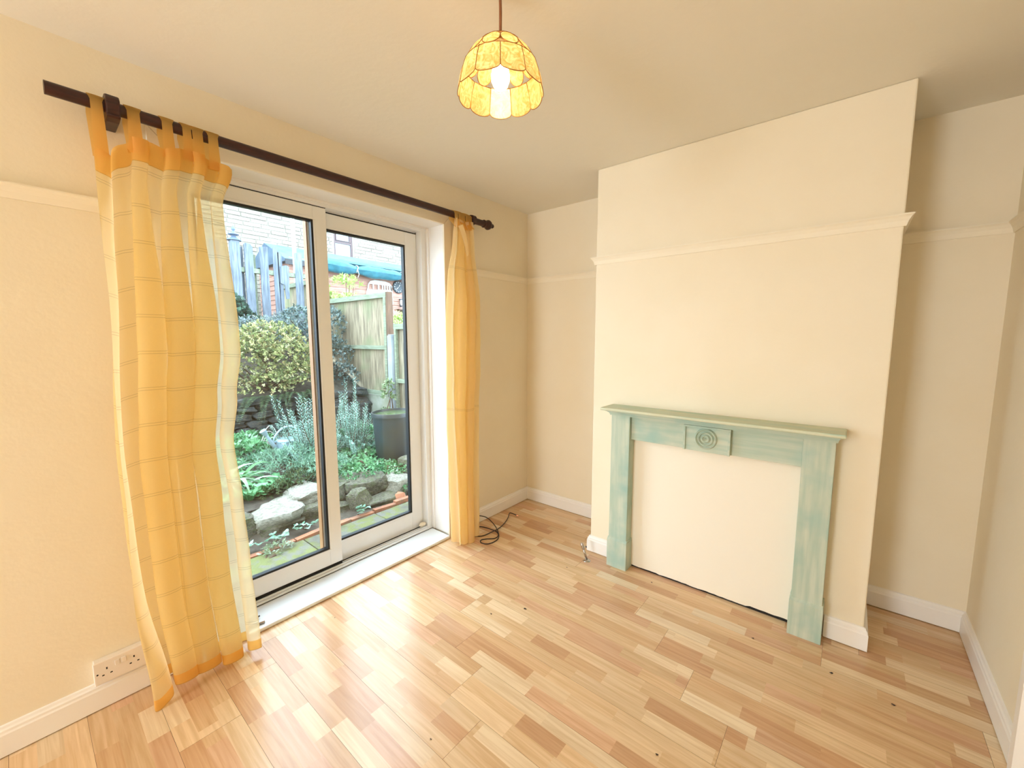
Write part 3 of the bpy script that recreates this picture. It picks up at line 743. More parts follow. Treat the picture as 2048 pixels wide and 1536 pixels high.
pp = thing('white_pipe', 'short white plastic pipe with a dark open end under the sheer curtain', 'pipe', (0.034, -2.34, 0))
b = B(); b.lathe([(0.0135, 0), (0.0135, 0.1)], (0.040, -2.365, 0.0136), 'y', 18); obj('tube', b, M['upvc'], pp, smooth=60)
b = B(); b.lathe([(0.0105, -0.0006), (0.0105, 0.0006)], (0.040, -2.365, 0.0136), 'y', 18); obj('bore', b, M['dark'], pp)
b = B(); b.lathe([(0.0145, 0), (0.0145, 0.006)], (0.040, -2.345, 0.0136), 'y', 14); obj('clip', b, M['dark'], pp)

b = B(); b.grid(lambda u, v: (-0.196+0.016*math.sin(PI*v)*math.cos(2*PI*u)*(1+.15*math.sin(5*u*PI)), -0.988+0.028*math.sin(PI*v)*math.sin(2*PI*u)*(1+.12*math.cos(7*u)), 0.0595-0.0155*math.cos(PI*v)), 18, 10)
single('door_stop', b, M['rail'], 'cream lump of putty stopping the end of the door track', 'door stop', (-0.196, -0.988, 0.044), smooth=180)

crumbs = [((0.90, -1.19), 'largest dark curled leaf crumb in the middle of the laminate floor', 0.011),
          ((0.79, -1.33), 'dark leaf crumb lying just behind the largest curled crumb on the window side', 0.007),
          ((0.86, -0.72), 'dark leaf crumb on the laminate in front of the chrome gas pipe', 0.006),
          ((1.32, -0.545), 'brown leaf crumb close to the gap under the fireplace panel', 0.008),
          ((1.85, -0.68), 'brown leaf crumb in front of the right leg of the fire surround', 0.008),
          ((2.14, -0.70), 'brown leaf crumb in front of the baseboard right of the fire surround', 0.008),
          ((2.33, -0.74), 'thin dark leaf crumb at the mouth of the right alcove', 0.009),
          ((1.70, -1.50), 'dark leaf crumb at the bottom edge, nearest the right of the open floor', 0.009),
          ((0.20, -1.85), 'tiny dark crumb on the glare patch near the white sill', 0.005),
          ((1.07, -1.95), 'tiny dark crumb on the bluish glare nearest the camera', 0.006)]
for k, ((x, y), lb, s) in enumerate(crumbs):
    b = B(); rr = random.Random(k); n = 9
    vs = [(x+s*rr.uniform(.5, 1)*math.cos(2*PI*i/n), y+0.6*s*rr.uniform(.5, 1)*math.sin(2*PI*i/n), 0.0004+s*0.5*rr.random()) for i in range(n)]
    b.add(vs+[(x, y, s*0.25), (x, y, 0.0003)], [(i, (i+1) % n, n) for i in range(n)]+[((i+1) % n, i, n+1) for i in range(n)])
    single('leaf_crumb', b, M['leafbit'], lb, 'crumb', (x, y, 0), 'leaf crumbs on the floor')

# ------------------------------------------------------------------ the garden: ground
def bed_z(x, y):
    return 0.035+0.15*min(1, max(0, (-1.45-x)/2.0))+0.02*noise.noise((x*2.1, y*2.1, 3))
b = B(); b.box(-1.6, -T, -6, 6, -0.4, -0.135); struct('ground', b, M['soil'])
b = B(); b.grid(lambda u, v: (lerp(-0.985, -1.45, u), lerp(-4.5, 0.9, v), lerp(-0.118, 0.03, max(0, u-0.45)/0.55)+0.012*noise.noise((u*4, v*40, 1))), 8, 70)
b.grid(lambda u, v: (lerp(-1.45, -3.7, u), lerp(-4.5, 0.9, v), bed_z(lerp(-1.45, -3.7, u), lerp(-4.5, 0.9, v))), 30, 60)
b.f = [q[::-1] for q in b.f]; struct('ground_bed', b, M['soil'], smooth=180)
b = B(); b.grid(lambda u, v: (lerp(-3.62, -5.6, u), lerp(-4.5, 0.62, v), lerp(0.62, 1.45, u)+0.05*noise.noise((u*5, v*9, 4))), 20, 40); b.f = [q[::-1] for q in b.f]
struct('ground_terrace', b, M['soil'], smooth=180)
b = B(); b.box(-14, -5.6, -8, 14, 0.6, 1.2); b.box(-5.6, -0.3, 0.72, 14, -0.4, 0.3); struct('ground_neighbour', b, M['soil'])
patio = bpy.data.objects.new('patio', None); link(patio); patio['kind'] = 'structure'
for k in range(9):
    b = B(); y0 = -3.9+k*0.6+0.004; dz = 0.003*math.sin(k*2.3)
    b.box(-0.96, -0.31, y0, y0+0.592, -0.14, -0.102+dz); obj('paving_slab', b, M['slab'], patio, bevel=0.004)
edge = thing('brick_edging', 'single row of orange bricks edging the mossy paving outside the door', 'edging', (-1.0, -1.2, -0.13), kind='thing')
bm_ = B(); bm_.box(-0.024, 0.024, -0.106, 0.106, -0.03, 0.03); brick_me = bm_.mesh('brick', M['brick'])
for k in range(18):
    y = -3.2+k*0.22; x = -0.985-0.03*max(0, (y+1.4))+0.006*math.sin(k*3.1)
    inst('brick', brick_me, (x, y, -0.118+0.006*math.sin(k*1.7)), (0.05*math.sin(k), 0, 0.02+0.04*math.sin(k*5)), (1, 1, 1), edge)

# ---- stones
def rock_mesh(name, m, seed, sub=2, rough=0.16, flat=1.0):
    import bmesh
    bm = bmesh.new(); bmesh.ops.create_cube(bm, size=2)
    bmesh.ops.subdivide_edges(bm, edges=bm.edges[:], cuts=sub, use_grid_fill=True)
    for v in bm.verts:
        p = v.co.copy(); q = p.normalized()*1.25
        v.co = p.lerp(q, 0.42)
        nz = Vector((0, 0, 0))
        for fq, am in ((0.9, 1.6), (2.6, 0.7)):
            q2 = v.co*fq+Vector((seed*7.3, seed*1.1, seed*3.7)); nz += rough*am*Vector((noise.noise(q2), noise.noise(q2+Vector((31.4, 0, 5))), noise.noise(q2+Vector((0, 17.7, 9)))))
        v.co += nz
    me = bpy.data.meshes.new(name); bm.to_mesh(me); bm.free()
    me.materials.append(m); me.polygons.foreach_set('use_smooth', [True]*len(me.polygons)); me.set_sharp_from_angle(angle=math.radians(38)); return me
border = thing('stone_border', 'low border of mossy sandstone rocks holding up the garden bed', 'rockery', (-1.4, -1.1, -0.1), kind='thing')
RK = [rock_mesh('stone', M['rock'], k, 4, 0.2) for k in range(5)]+[rock_mesh('stone', M['rockpale'], k+9, 4, 0.2) for k in range(2)]
for k, (x, y, z, sx, sy, sz, rz, tilt) in enumerate([
    (-1.40,-1.86,-0.03,.15,.16,.10,.1,0),(-1.40,-1.53,-0.01,.17,.185,.06,-.25,.12),(-1.47,-1.25,.055,.13,.135,.055,.15,.1),(-1.36,-1.24,-.065,.12,.14,.07,.05,0),
    (-1.34,-1.55,-.10,.12,.17,.05,0,0),(-1.22,-.90,-.045,.075,.085,.095,.2,.25),(-1.42,-.74,-.01,.15,.19,.105,-.1,0),(-1.30,-.46,-.04,.13,.13,.085,.2,0),
    (-1.17,-.66,-.095,.08,.17,.03,-.05,0),(-1.36,-.14,.01,.17,.14,.14,.3,0),(-1.45,-2.2,-.02,.16,.17,.11,.2,0),(-1.45,-2.6,-.02,.16,.2,.11,.5,0),(-1.45,-1.02,.0,.12,.11,.08,.3,0),
    (-1.15,-.30,-.09,.07,.12,.035,.1,0),(-1.4,.2,.0,.16,.18,.12,0,0),(-1.3,-1.05,-.1,.09,.1,.05,0,0),(-1.45,-3.0,-.02,.16,.2,.11,.5,0),(-1.45,-3.4,-.02,.16,.2,.11,.1,0)]):
    me = RK[5] if k == 2 else (RK[6] if k in (1, 7) else RK[k % 5])
    inst('stone', me, (x, y, z), (tilt, 0.1*math.sin(k), rz), (sx, sy, sz), border)
wallt = thing('retaining_wall', 'dark dry stone retaining wall behind the bed, half covered by the yellow green bush', 'garden wall', (-3.6, -1, 0.1), kind='thing')
b = B(); b.box(-3.75, -3.56, -3.2, 0.60, 0.0, 0.62); obj('earth_core', b, M['soil'], wallt)
SK = [rock_mesh('stone', M['wallstone'], k+20, 3, 0.26) for k in range(6)]
rw = random.Random(5); z = 0.10
for c in range(6):
    h = rw.uniform(0.075, 0.12); y = -2.6+rw.uniform(-.1, 0)
    while y < 0.58:
        l = rw.uniform(0.16, 0.42); l = min(l, 0.62-y)
        if l > 0.06: inst('stone', rw.choice(SK), (-3.53+rw.uniform(-.03, .03), y+l/2, z+h/2+0.02*math.sin(y*3+c)+rw.uniform(-.012, .012)), (rw.uniform(-.14, .14), rw.uniform(-.12, .12), rw.uniform(-.1, .1)), (0.08, l/2*rw.uniform(.8, .96), h/2*rw.uniform(.72, 1.0)), wallt)
        y += l
    z += h

# ---- fences
def fence_panel(label, x0, x1, z0, z1, y, rails, nb, post=True, seed=1):
    t = thing('garden_fence', label, 'fence', ((x0+x1)/2, y, z0), 'side fence panels')
    rr = random.Random(seed); w = (x1-x0)/nb
    for k in range(nb):
        b = B(); xa = x0+k*w; th = 0.006
        b.prism([(xa-0.012, y+0.006), (xa+w, y+0.018), (xa+w, y+0.024), (xa-0.012, y+0.018)], 'z', z0+0.02, z1-0.03-rr.uniform(0, .01)); obj('board', b, M['fence'], t)
    for zr, h in rails:
        b = B(); b.box(x0, x1, y-0.032, y+0.004, zr-h/2, zr+h/2); obj('rail', b, M['fencerail'], t)
    b = B(); b.box(x0-.01, x1+.01, y-0.036, y+0.04, z1-0.075, z1-0.002); obj('capping', b, M['fencerail'], t)
    b = B(); b.box(x1-0.055, x1, y-0.036, y+0.004, z0, z1-0.075); b.box(x0, x0+0.04, y-0.036, y+0.004, z0, z1-0.075); obj('edge_batten', b, M['fencerail'], t)
    if post:
        b = B(); b.box(x1+0.004, x1+0.055, y-0.03, y+0.05, z0-0.5, z1+0.0); obj('post', b, M['fencebrown'], t)
    b = B(); b.box(x0, x1, y-0.02, y+0.03, z0-0.32, z0-0.004); obj('gravel_board', b, M['concrete'], t)
    return t
fence_panel('greenish brown closeboard fence panel between the bush and the grey concrete post', -4.80, -2.985, 0.56, 2.05, 0.65, ((1.27, .055), (0.60, .06)), 17, True, 3)
fence_panel('highest, farthest fence panel seen beside the broken grey palings', -6.72, -4.92, 0.92, 2.42, 0.65, ((1.65, .055), (0.97, .06)), 17, True, 4)
fence_panel('lowest, nearest fence panel behind the black water butt', -2.80, -1.0, 0.13, 1.60, 0.65, ((0.81, .055), (0.18, .06)), 17, False, 5)
b = B(); b.prism([(-2.93, 0.585), (-2.83, 0.585), (-2.83, 0.68), (-2.93, 0.68)], 'z', 0.0, 1.44); b.prism([(-2.92, 0.595), (-2.84, 0.595), (-2.84, 0.67), (-2.92, 0.67)], 'z', 1.44, 1.456)
single('fence_post', b, M['concrete2'], 'pale grey concrete post between the two nearer fence panels', 'post', (-2.88, 0.635, 0.0), bevel=0.008)

pal = thing('paling_fence', 'old grey paling fence with gaps and uneven tops above the bushes', 'fence', (-5.2, -0.6, 1.35))
XF = -5.2
for k, (ya, yb, zt, lean) in enumerate([(-1.62,-1.48,2.86,.01),(-1.36,-1.22,2.84,0),(-1.10,-.96,2.87,-.01),(-.84,-.71,2.85,.01),(-.385,-.265,2.855,0),(-.175,-.055,2.85,.005),(.025,.105,2.87,0),(.10,.165,2.80,-.01),(.36,.48,2.84,0)]):
    b = B(); c = 0.02*math.sin(k*2.1)
    b.prism([(ya, 1.3), (yb, 1.3), (yb+lean, zt-0.02-c), (yb-0.03+lean, zt), (ya+0.02+lean, zt+c*0.5), (ya+lean, zt-0.015)], 'x', XF, XF+0.024); obj('paling', b, M['greywood'], pal)
for k, (ya, yb, zt) in enumerate([(-1.5,-1.37,2.8),(-1.24,-1.1,2.82),(-.98,-.84,2.8),(-.46,-.37,2.82),(-.235,-.20,2.72),]):
    b = B(); b.box(XF-0.10, XF-0.08, ya, yb, 1.3, zt); obj('back_paling', b, M['greywood'] if k != 4 else M['fencerail'], pal)
for zr in (2.46, 1.72):
    b = B(); b.box(XF-0.08, XF, -1.7, 0.55, zr-0.035, zr+0.035); obj('rail', b, M['fencerail'], pal)
b = B(); b.prism([(.11, 2.30), (.17, 2.28), (.185, 2.05), (.235, 2.06), (.25, 2.58), (.21, 2.60), (.12, 2.57)], 'x', XF+0.026, XF+0.045); obj('broken_board', b, M['greywood'], pal, label='short broken board nailed across')
gp2 = thing('gate_post', 'grey wooden post with a pointed metal finial at the curtain end of the palings', 'post', (-5.15, -0.52, 1.3))
b = B(); b.box(-5.19, -5.07, -0.58, -0.47, 1.3, 2.86); obj('post', b, M['greywood'], gp2, bevel=0.006)
b = B(); b.lathe([(0.095, 2.86), (0.095, 2.872), (0.05, 2.90), (0.03, 2.915), (0.028, 2.93), (0.072, 2.945), (0.072, 2.952), (0.03, 2.975), (0.014, 2.99), (0.012, 3.0), (0.024, 3.015), (0.026, 3.03), (0.012, 3.06), (0.002, 3.085)], (-5.13, -0.525, 0), 'z', 18); obj('finial', b, M['bluemetal'], gp2, smooth=50)

# ---- shed beyond the fence
shed = thing('garden_shed', 'red brown weatherboard shed with a blue grey roof behind the side fence', 'shed', (-8.8, 4.2, 1.2))
XS, YS0, YS1 = -8.0, 1.44, 6.6
b = B(); b.box(-9.8, XS-0.03, YS0+0.03, YS1, 1.2, 3.2); obj('carcass', b, M['shedboard'], shed)
k = 0; z = 1.2
while z < 3.18:
    b = B(); b.prism([(XS-0.03, z), (XS+0.016, z), (XS+0.002, z+0.118), (XS-0.03, z+0.118)], 'y', YS0, YS1); obj('board', b, M['shedboard'], shed); z += 0.115
z = 1.2
while z < 3.18:
    b = B(); b.prism([(YS0+0.03, z), (YS0+0.002, z+0.118), (YS0-0.014, z), ], 'x', -9.8, XS-0.002); obj('side_board', b, M['shedboard'], shed); z += 0.115
b = B(); b.box(XS-0.02, XS+0.024, YS0-0.022, YS0+0.07, 1.2, 3.2); obj('corner_trim', b, M['shedboard'], shed)
b = B(); b.prism([(XS+0.14, 3.20), (-9.0, 3.70), (-10.1, 3.2), (-10.1, 3.16), (XS+0.14, 3.15)], 'y', YS0-0.14, YS1+0.1); obj('roof', b, M['felt'], shed)
b = B(); b.box(XS+0.13, XS+0.155, YS0-0.14, YS1+0.1, 3.08, 3.20); obj('fascia', b, M['darkmetal'], shed)
# rolled tarpaulin along the eaves
tp = thing('tarpaulin', 'green blue tarpaulin rolled and tied along the shed eaves', 'tarpaulin', (XS+0.2, 4.0, 3.2))
ties = (2.95, 4.30, 5.5)
def tarp(u, v):
    y = lerp(2.15, 6.3, v); pin = min(1, min(abs(y-t) for t in ties)/0.3); pin = 0.45+0.55*pin**0.6
    a = 2*PI*u; r = (0.145*pin+0.02*noise.noise((u*6, y*3, 2)))*(1+0.15*math.sin(3*a))
    return (XS+0.27+r*0.8*math.cos(a), y, 3.17-0.02*math.sin((y-2.15)*1.2)-0.055*(v)+r*math.sin(a))
b = B(); b.grid(tarp, 18, 90); obj('roll', b, M['tarp'], tp, smooth=180)
b = B(); b.prism([(XS+0.16, 3.21), (XS+0.30, 3.27), (XS+0.16, 3.34), (XS-0.2, 3.42), (XS-0.2, 3.34)], 'y', 2.15, 6.3); obj('folded_sheet', b, M['tarp'], tp)
for y in ties:
    b = B(); b.tube([(XS+0.27+0.085*math.cos(2*PI*k/12), y+0.015*math.sin(k), 3.155+0.085*math.sin(2*PI*k/12)) for k in range(13)], 0.012, 6)
    b.tube([(XS+0.35, y, 3.12), (XS+0.36, y+0.02, 3.02), (XS+0.355, y-0.01, 2.94)], 0.008, 5); obj('tie_cord', b, M['cordwhite'], tp)
# white campervan shaped wall decoration
cv = thing('campervan_decoration', 'white campervan shaped metal decoration on the shed wall', 'wall decoration', (XS+0.05, 3.75, 2.4))
def cp(y, z): return (y, z)
Ya, Yb = 3.36, 4.14
b = B()
def slab(poly): b.prism(poly, 'x', XS+0.03, XS+0.05)
slab([(Ya-.02, 2.40), (Yb+.02, 2.36), (Yb+.02, 2.75), (Ya+.02, 2.71), (Ya-.015, 2.62)])
slab([(Ya+.055, 2.862), (Yb-.005, 2.862), (Yb-.06, 2.93), (Yb-.2, 2.965), (Ya+.25, 2.975), (Ya+.11, 2.93)])
slab([(Ya+.02, 2.71), (Ya+.045, 2.71), (Ya+.08, 2.865), (Ya+.055, 2.865)])
for ya in (3.545, 3.705, 3.83, 3.905, 3.98, 4.05, 4.118): slab([(ya, 2.735), (ya+.03, 2.735), (ya+.03, 2.865), (ya, 2.865)])
slab([(Yb-.02, 2.72), (Yb+.02, 2.72), (Yb-.005, 2.865), (Yb-.03, 2.865)])
obj('body', b, M['whitemetal'], cv)
b = B()
for yc in (3.46, 3.98): b.lathe([(0.07, 0), (0.07, 0.02)], (XS+0.03, yc, 2.36), 'x', 16)
obj('wheels', b, M['whitemetal'], cv)
ck = thing('wall_clock', 'round slate grey clock with white hands on the shed wall', 'clock', (XS+0.02, 4.36, 2.86))
b = B(); b.lathe([(0.175, 0), (0.175, 0.03), (0.16, 0.045), (0.15, 0.035), (0.001, 0.035)], (XS+0.02, 4.36, 2.86), 'x', 32); obj('face', b, M['slate'], ck, smooth=40)
b = B()
for k in range(12):
    a = PI/6*k; c, s = math.cos(a), math.sin(a)
    b.prism([(4.36+s*.118-c*.008, 2.86+c*.118+s*.008), (4.36+s*.118+c*.008, 2.86+c*.118-s*.008), (4.36+s*.145+c*.008, 2.86+c*.145-s*.008), (4.36+s*.145-c*.008, 2.86+c*.145+s*.008)], 'x', XS+0.055, XS+0.06)
obj('hour_marks', b, M['whitemetal'], ck)
for a, L in ((0.62, 0.085), (3.95, 0.12)):
    b = B(); c, s = math.cos(a), math.sin(a)
    b.prism([(4.36-c*.011-s*.02, 2.86+s*.011-c*.02), (4.36+c*.011-s*.02, 2.86-s*.011-c*.02), (4.36+s*L+c*.004, 2.86+c*L-s*.004), (4.36+s*L-c*.004, 2.86+c*L+s*.004)], 'x', XS+0.06, XS+0.064); obj('hand', b, M['whitemetal'], ck)
ln = thing('wall_lantern', 'small dark lantern on the shed wall below the clock', 'lantern', (XS+0.05, 4.42, 2.4))
b = B(); b.box(XS+0.02, XS+0.10, 4.385, 4.455, 2.50, 2.53); b.lathe([(0.02, 2.30), (0.028, 2.35), (0.012, 2.355)], (XS+0.07, 4.42, 0), 'z', 10); b.box(XS+0.02, XS+0.035, 4.41, 4.43, 2.3, 2.5); obj('frame', b, M['darkmetal'], ln)
b = B(); b.lathe([(0.022, 2.355), (0.034, 2.43), (0.03, 2.50)], (XS+0.07, 4.42, 0), 'z', 10); obj('glass', b, M['whitemetal'], ln, smooth=60)
b = B(); b.prism([(4.28, 2.235), (4.62, 2.235), (4.60, 2.205), (4.31, 2.205)], 'x', XS+0.018, XS+0.14); b.prism([(4.40, 2.205), (4.60, 2.205), (4.55, 2.13)], 'x', XS+0.018, XS+0.06); single('wall_shelf', b, M['stem'], 'small brown shelf bracketed to the shed wall under the lantern', 'shelf', (XS+0.02, 4.45, 2.2))
b = B(); b.lathe([(0.038, 1.2), (0.038, 5.6)], (-7.0, 1.14, 0), 'z', 12); single('washing_pole', b, M['whitemetal'], 'tall thin white pole rising in front of the shed corner', 'pole', (-7.0, 1.14, 1.2), smooth=60)

# ---- neighbour's stone house
house = thing('stone_house', "neighbour's buff stone house wall rising behind the shed", 'house', (-11.5, 3, 1.2), kind='thing')
XH = -11.0
WY0, WY1, WZ0, WZ1 = 4.11, 4.75, 3.55, 4.92
b = B()
b.box(XH-0.5, XH-0.004, -6, WY0, 1.2, 7.6); b.box(XH-0.5, XH-0.004, WY1, 13, 1.2, 7.6); b.box(XH-0.5, XH-0.004, WY0, WY1, 1.2, WZ0); b.box(XH-0.5, XH-0.004, WY0, WY1, WZ1, 7.6); obj('wall', b, M['mortar'], house)
sb = B(); sb.box(-0.02, 0.015, -0.5, 0.5, -0.5, 0.5)
sb2 = B(); sb2.add([(-.02,-.5,-.5),(-.02,.5,-.5),(-.02,.5,.5),(-.02,-.5,.5),(.012,-.49,-.47),(.018,.485,-.46),(.010,.49,.47),(.02,-.485,.465)], [(4,5,6,7),(0,1,5,4),(1,2,6,5),(2,3,7,6),(3,0,4,7)])
smes = sb2.mesh('stone', M['stone'])
rest = B(); rh = random.Random(3); HC = 0.112; cnt = 0
for c in range(int(6.3/HC)):
    z = 1.25+c*HC; y = -6+rh.uniform(-.2, 0)
    while y < 13:
        l = rh.choice((0.3, 0.38, 0.45, 0.55, 0.65)); y0, y1 = y, y+l; y += l
        if y0 < WY1+.06 and y1 > WY0-.06 and z+HC > WZ0-.06 and z < WZ1+.02: 
            if y0 < WY0-.1: y1 = WY0-.06
            elif y1 > WY1+.1: y0 = WY1+.06
            else: continue
        g = 0.009; dx = rh.uniform(-0.008, 0.012)
        if 3.4 < z+HC/2 < 5.2 and 0.3 < (y0+y1)/2 < 7.6 and cnt < 296:
            o = inst('stone', smes, (XH+dx, (y0+y1)/2, z+HC/2), (0, 0, 0), (1, y1-y0-2*g, HC-2*g), house); cnt += 1
        else:
            rest.box(XH-0.03, XH+0.012+dx, y0+g, y1-g, z+g, z+HC-g)
obj('stonework', rest, M['stone'], house, kind='stuff')
b = B(); b.prism([(XH+0.35, 7.5), (XH-4, 9.8), (XH-8.3, 7.5)], 'y', -6.3, 13.3); obj('roof', b, M['felt'], house)
b = B(); f = 0.055
for q in ((WY0, WY0+f, WZ0, WZ1), (WY1-f, WY1, WZ0, WZ1), (WY0+f, WY1-f, WZ0, WZ0+f), (WY0+f, WY1-f, WZ1-f, WZ1), (WY0+f, WY1-f, 4.50, 4.56)): b.box(XH-0.09, XH-0.02, *q)
for q in ((WY0+f+.012, WY0+f+.042, 4.575, WZ1-f-.012), (WY1-f-.042, WY1-f-.012, 4.575, WZ1-f-.012), (WY0+f+.042, WY1-f-.042, 4.575, 4.605), (WY0+f+.042, WY1-f-.042, WZ1-f-.042, WZ1-f-.012)): b.box(XH-0.08, XH-0.005, *q)
wn = obj('window_frame', b, M['brownframe'], house)
for za, zb in ((WZ0+f, 4.50), (4.56, WZ1-f)):
    b = B(); b.box(XH-0.07, XH-0.06, WY0+f, WY1-f, za, zb); obj('pane', b, M['farpane'], wn)

# ------------------------------------------------------------------ plants
def leafset(b, p, d, n, L, Wd, col, fold=0.25):
    """one folded leaf at P pointing along D with upper side N"""
    d = d.normalized(); s = d.cross(n)
    if s.length < 1e-4: s = d.orthogonal()
    s = s.normalized(); nn = s.cross(d)
    m = p+d*L*0.45
    b.add([p, m+s*Wd/2+nn*fold*Wd, p+d*L, m-s*Wd/2+nn*fold*Wd], [(0, 1, 2), (0, 2, 3)], col)
def pick(rr, pal):
    c = lo_(*rr.choice(pal)); q = rr.uniform(0.7, 1.15); return (c[0]*q, c[1]*q, c[2]*q)
def rdir(rr):
    while True:
        v = Vector((rr.uniform(-1, 1), rr.uniform(-1, 1), rr.uniform(-1, 1)))
        if 0.05 < v.length < 1: return v.normalized()
def bush(name, label, cat_, base, lobes, n, L, Wd, pal, seed, nstem=9, cluster=5, group=None):
    """lobes: (centre, radii, share); sprigs of leaves on the lobes' outer shells, real stems from the base"""
    t = thing(name, label, cat_, base, group); rr = random.Random(seed)
    b = B(); tot = sum(l[2] for l in lobes)
    for c, r, w in lobes:
        c = Vector(c)
        for _ in range(int(n*w/tot/cluster)):
            v = rdir(rr)
            if v.z < -0.35: v.z *= -1
            k = rr.uniform(0.55, 1.0)**0.5
            lump = 1+0.22*noise.noise(v*2.2+Vector((seed, c.y, 0)))
            p = c+Vector((v.x*r[0], v.y*r[1], v.z*r[2]))*k*lump
            ax = (v+Vector((0, 0, 0.5))+rdir(rr)*0.5).normalized(); base_c = pick(rr, pal)
            for q in range(cluster):
                d = (ax*0.7+rdir(rr)*0.8).normalized(); jj = rr.uniform(.8, 1.2)
                leafset(b, p+ax*L*0.8*(q/cluster)+rdir(rr)*L*0.3, d, ax, L*rr.uniform(.7, 1.2), Wd*rr.uniform(.8, 1.2), tuple(min(1, k_*jj) for k_ in base_c))
    obj('foliage', b, M['leaf'], t, kind='stuff')
    b = B()
    for i in range(nstem):
        c, r, w = lobes[i % len(lobes)]; v = rdir(rr); e = Vector(c)+Vector((v.x*r[0], v.y*r[1], abs(v.z)*r[2]))*0.75; s = Vector(base)+Vector((rr.uniform(-.06, .06), rr.uniform(-.06, .06), 0))
        mid = s.lerp(e, 0.5)+rdir(rr)*0.08
        b.tube([s, s.lerp(mid, .5), mid, mid.lerp(e, .5), e], [0.016, 0.013, 0.01, 0.007, 0.004], 6)
    obj('stems', b, M['stem'], t)
    return t
YG = [(178,182,118), (204,204,142), (150,162,102), (218,214,164), (126,138,88), (190,174,124), (104,112,76)]
bush('berberis_bush', 'large yellow green bush spilling over the dark retaining wall', 'bush', (-3.9, -0.6, 0.72),
     [((-3.85,-.85,1.05),(.42,.40,.42),3), ((-3.75,-.42,1.02),(.42,.38,.40),3), ((-3.95,-.55,1.32),(.40,.45,.30),3), ((-3.62,-.25,.86),(.3,.28,.24),1.6), ((-3.8,-1.3,1.0),(.4,.35,.4),2), ((-3.55,-.75,.78),(.22,.3,.18),1.2)], 13000, 0.034, 0.02, YG, 21, 16)
BG = [(116,140,138), (142,164,160), (92,114,112), (168,186,184), (84,100,90)]
bush('cotoneaster_shrub', 'dark blue green shrub growing against the fence behind the yellow bush', 'shrub', (-4.3, 0.22, 0.95),
     [((-4.25,.18,1.25),(.36,.30,.42),3), ((-4.35,.05,1.60),(.3,.32,.28),2.4), ((-4.05,.42,1.05),(.28,.2,.40),2), ((-4.2,.44,1.58),(.24,.2,.3),1.6), ((-3.85,.40,.78),(.22,.2,.25),1)], 6500, 0.036, 0.02, BG, 22, 12)
GB = [(150,164,168), (172,184,186), (128,146,146), (168,182,160)]
bush('lavender_shrub', 'misty grey twiggy shrub at the foot of the old palings', 'shrub', (-4.7, -0.35, 1.1),
     [((-4.65,-.45,1.45),(.3,.5,.26),2), ((-4.7,.0,1.5),(.28,.36,.3),2)], 3800, 0.045, 0.012, GB, 23, 14)
bush('ivy_clump', 'dark green ivy clump climbing the gate post beside the curtain', 'ivy', (-4.98, -0.75, 1.3),
     [((-4.95,-.72,1.75),(.2,.26,.3),2), ((-4.95,-.5,1.6),(.16,.2,.2),1)], 1500, 0.055, 0.045, [(78,106,92),(96,128,108),(60,84,72),(130,156,140)], 24, 5, 4)
LIME = [(186,212,116), (206,226,146), (160,192,96), (220,230,166)]
bush('acer_shrub', 'lime yellow maple shrub behind the fence under the tarpaulin', 'shrub', (-5.4, 1.25, 0.6),
     [((-5.35,1.32,2.42),(.2,.24,.12),1.2), ((-5.4,.98,2.12),(.22,.2,.1),1.2), ((-5.3,1.35,2.08),(.28,.34,.1),1.5), ((-5.5,1.2,1.7),(.35,.4,.3),1.4)], 1150, 0.085, 0.028, LIME, 25, 9, 6)
bush('golden_shrub', 'pale yellow shrub showing above the lowest fence panel', 'shrub', (-3.9, 1.5, 0.3),
     [((-3.95,1.5,1.55),(.34,.4,.22),2), ((-3.9,1.55,1.1),(.34,.4,.35),1)], 1500, 0.08, 0.028, LIME+[(240,240,200)], 26, 7, 6)
SG = [(128,170,140), (150,190,160), (104,146,116), (168,204,176)]
bush('santolina_mound', 'low soft silver green mound in front of the watering can', 'herb', (-2.0, -1.08, 0.07),
     [((-2.0,-1.12,.16),(.34,.32,.17),3), ((-1.75,-.92,.12),(.26,.28,.14),2), ((-2.3,-1.25,.14),(.3,.26,.12),1.5)], 5200, 0.04, 0.007, SG, 27, 8, 6)
bush('dark_heather', 'dark green heathery clump just behind the pale top rock', 'herb', (-1.72, -1.2, 0.05),
     [((-1.68,-1.22,.10),(.14,.2,.1),2), ((-1.62,-1.42,.08),(.1,.14,.06),1)], 1700, 0.03, 0.008, [(86,104,66),(70,88,56),(112,128,84)], 28, 5, 6)
GC = [(126,186,128), (150,206,150), (104,160,106), (176,220,176), (92,140,92)]
bush('geranium_patch', 'bright green ground cover in front of the water butt', 'ground cover', (-1.8, -0.62, 0.05),
     [((-1.72,-.62,.07),(.26,.22,.07),2), ((-2.0,-.42,.10),(.22,.2,.1),2), ((-1.62,-.38,.04),(.16,.16,.05),1), ((-2.3,-.25,.18),(.25,.3,.2),2)], 3800, 0.035, 0.026, GC, 29, 5, 4)
bush('nettle_patch', 'fresh green leafy patch between the iris and the retaining wall', 'ground cover', (-2.7, -1.5, 0.1),
     [((-2.7,-1.45,.2),(.3,.34,.14),2), ((-3.1,-1.2,.2),(.25,.3,.1),1.5), ((-2.3,-1.75,.17),(.3,.3,.13),1.5)], 3000, 0.05, 0.032, GC, 30, 6, 4)
bush('post_climber', 'wispy pale climber at the foot of the grey concrete post', 'climber', (-2.78, 0.48, 0.12),
     [((-2.8,.50,.62),(.09,.07,.2),2), ((-2.78,.46,.3),(.1,.08,.15),1)], 420, 0.04, 0.022, [(150,176,128),(186,204,160),(120,148,100)], 31, 5, 4)
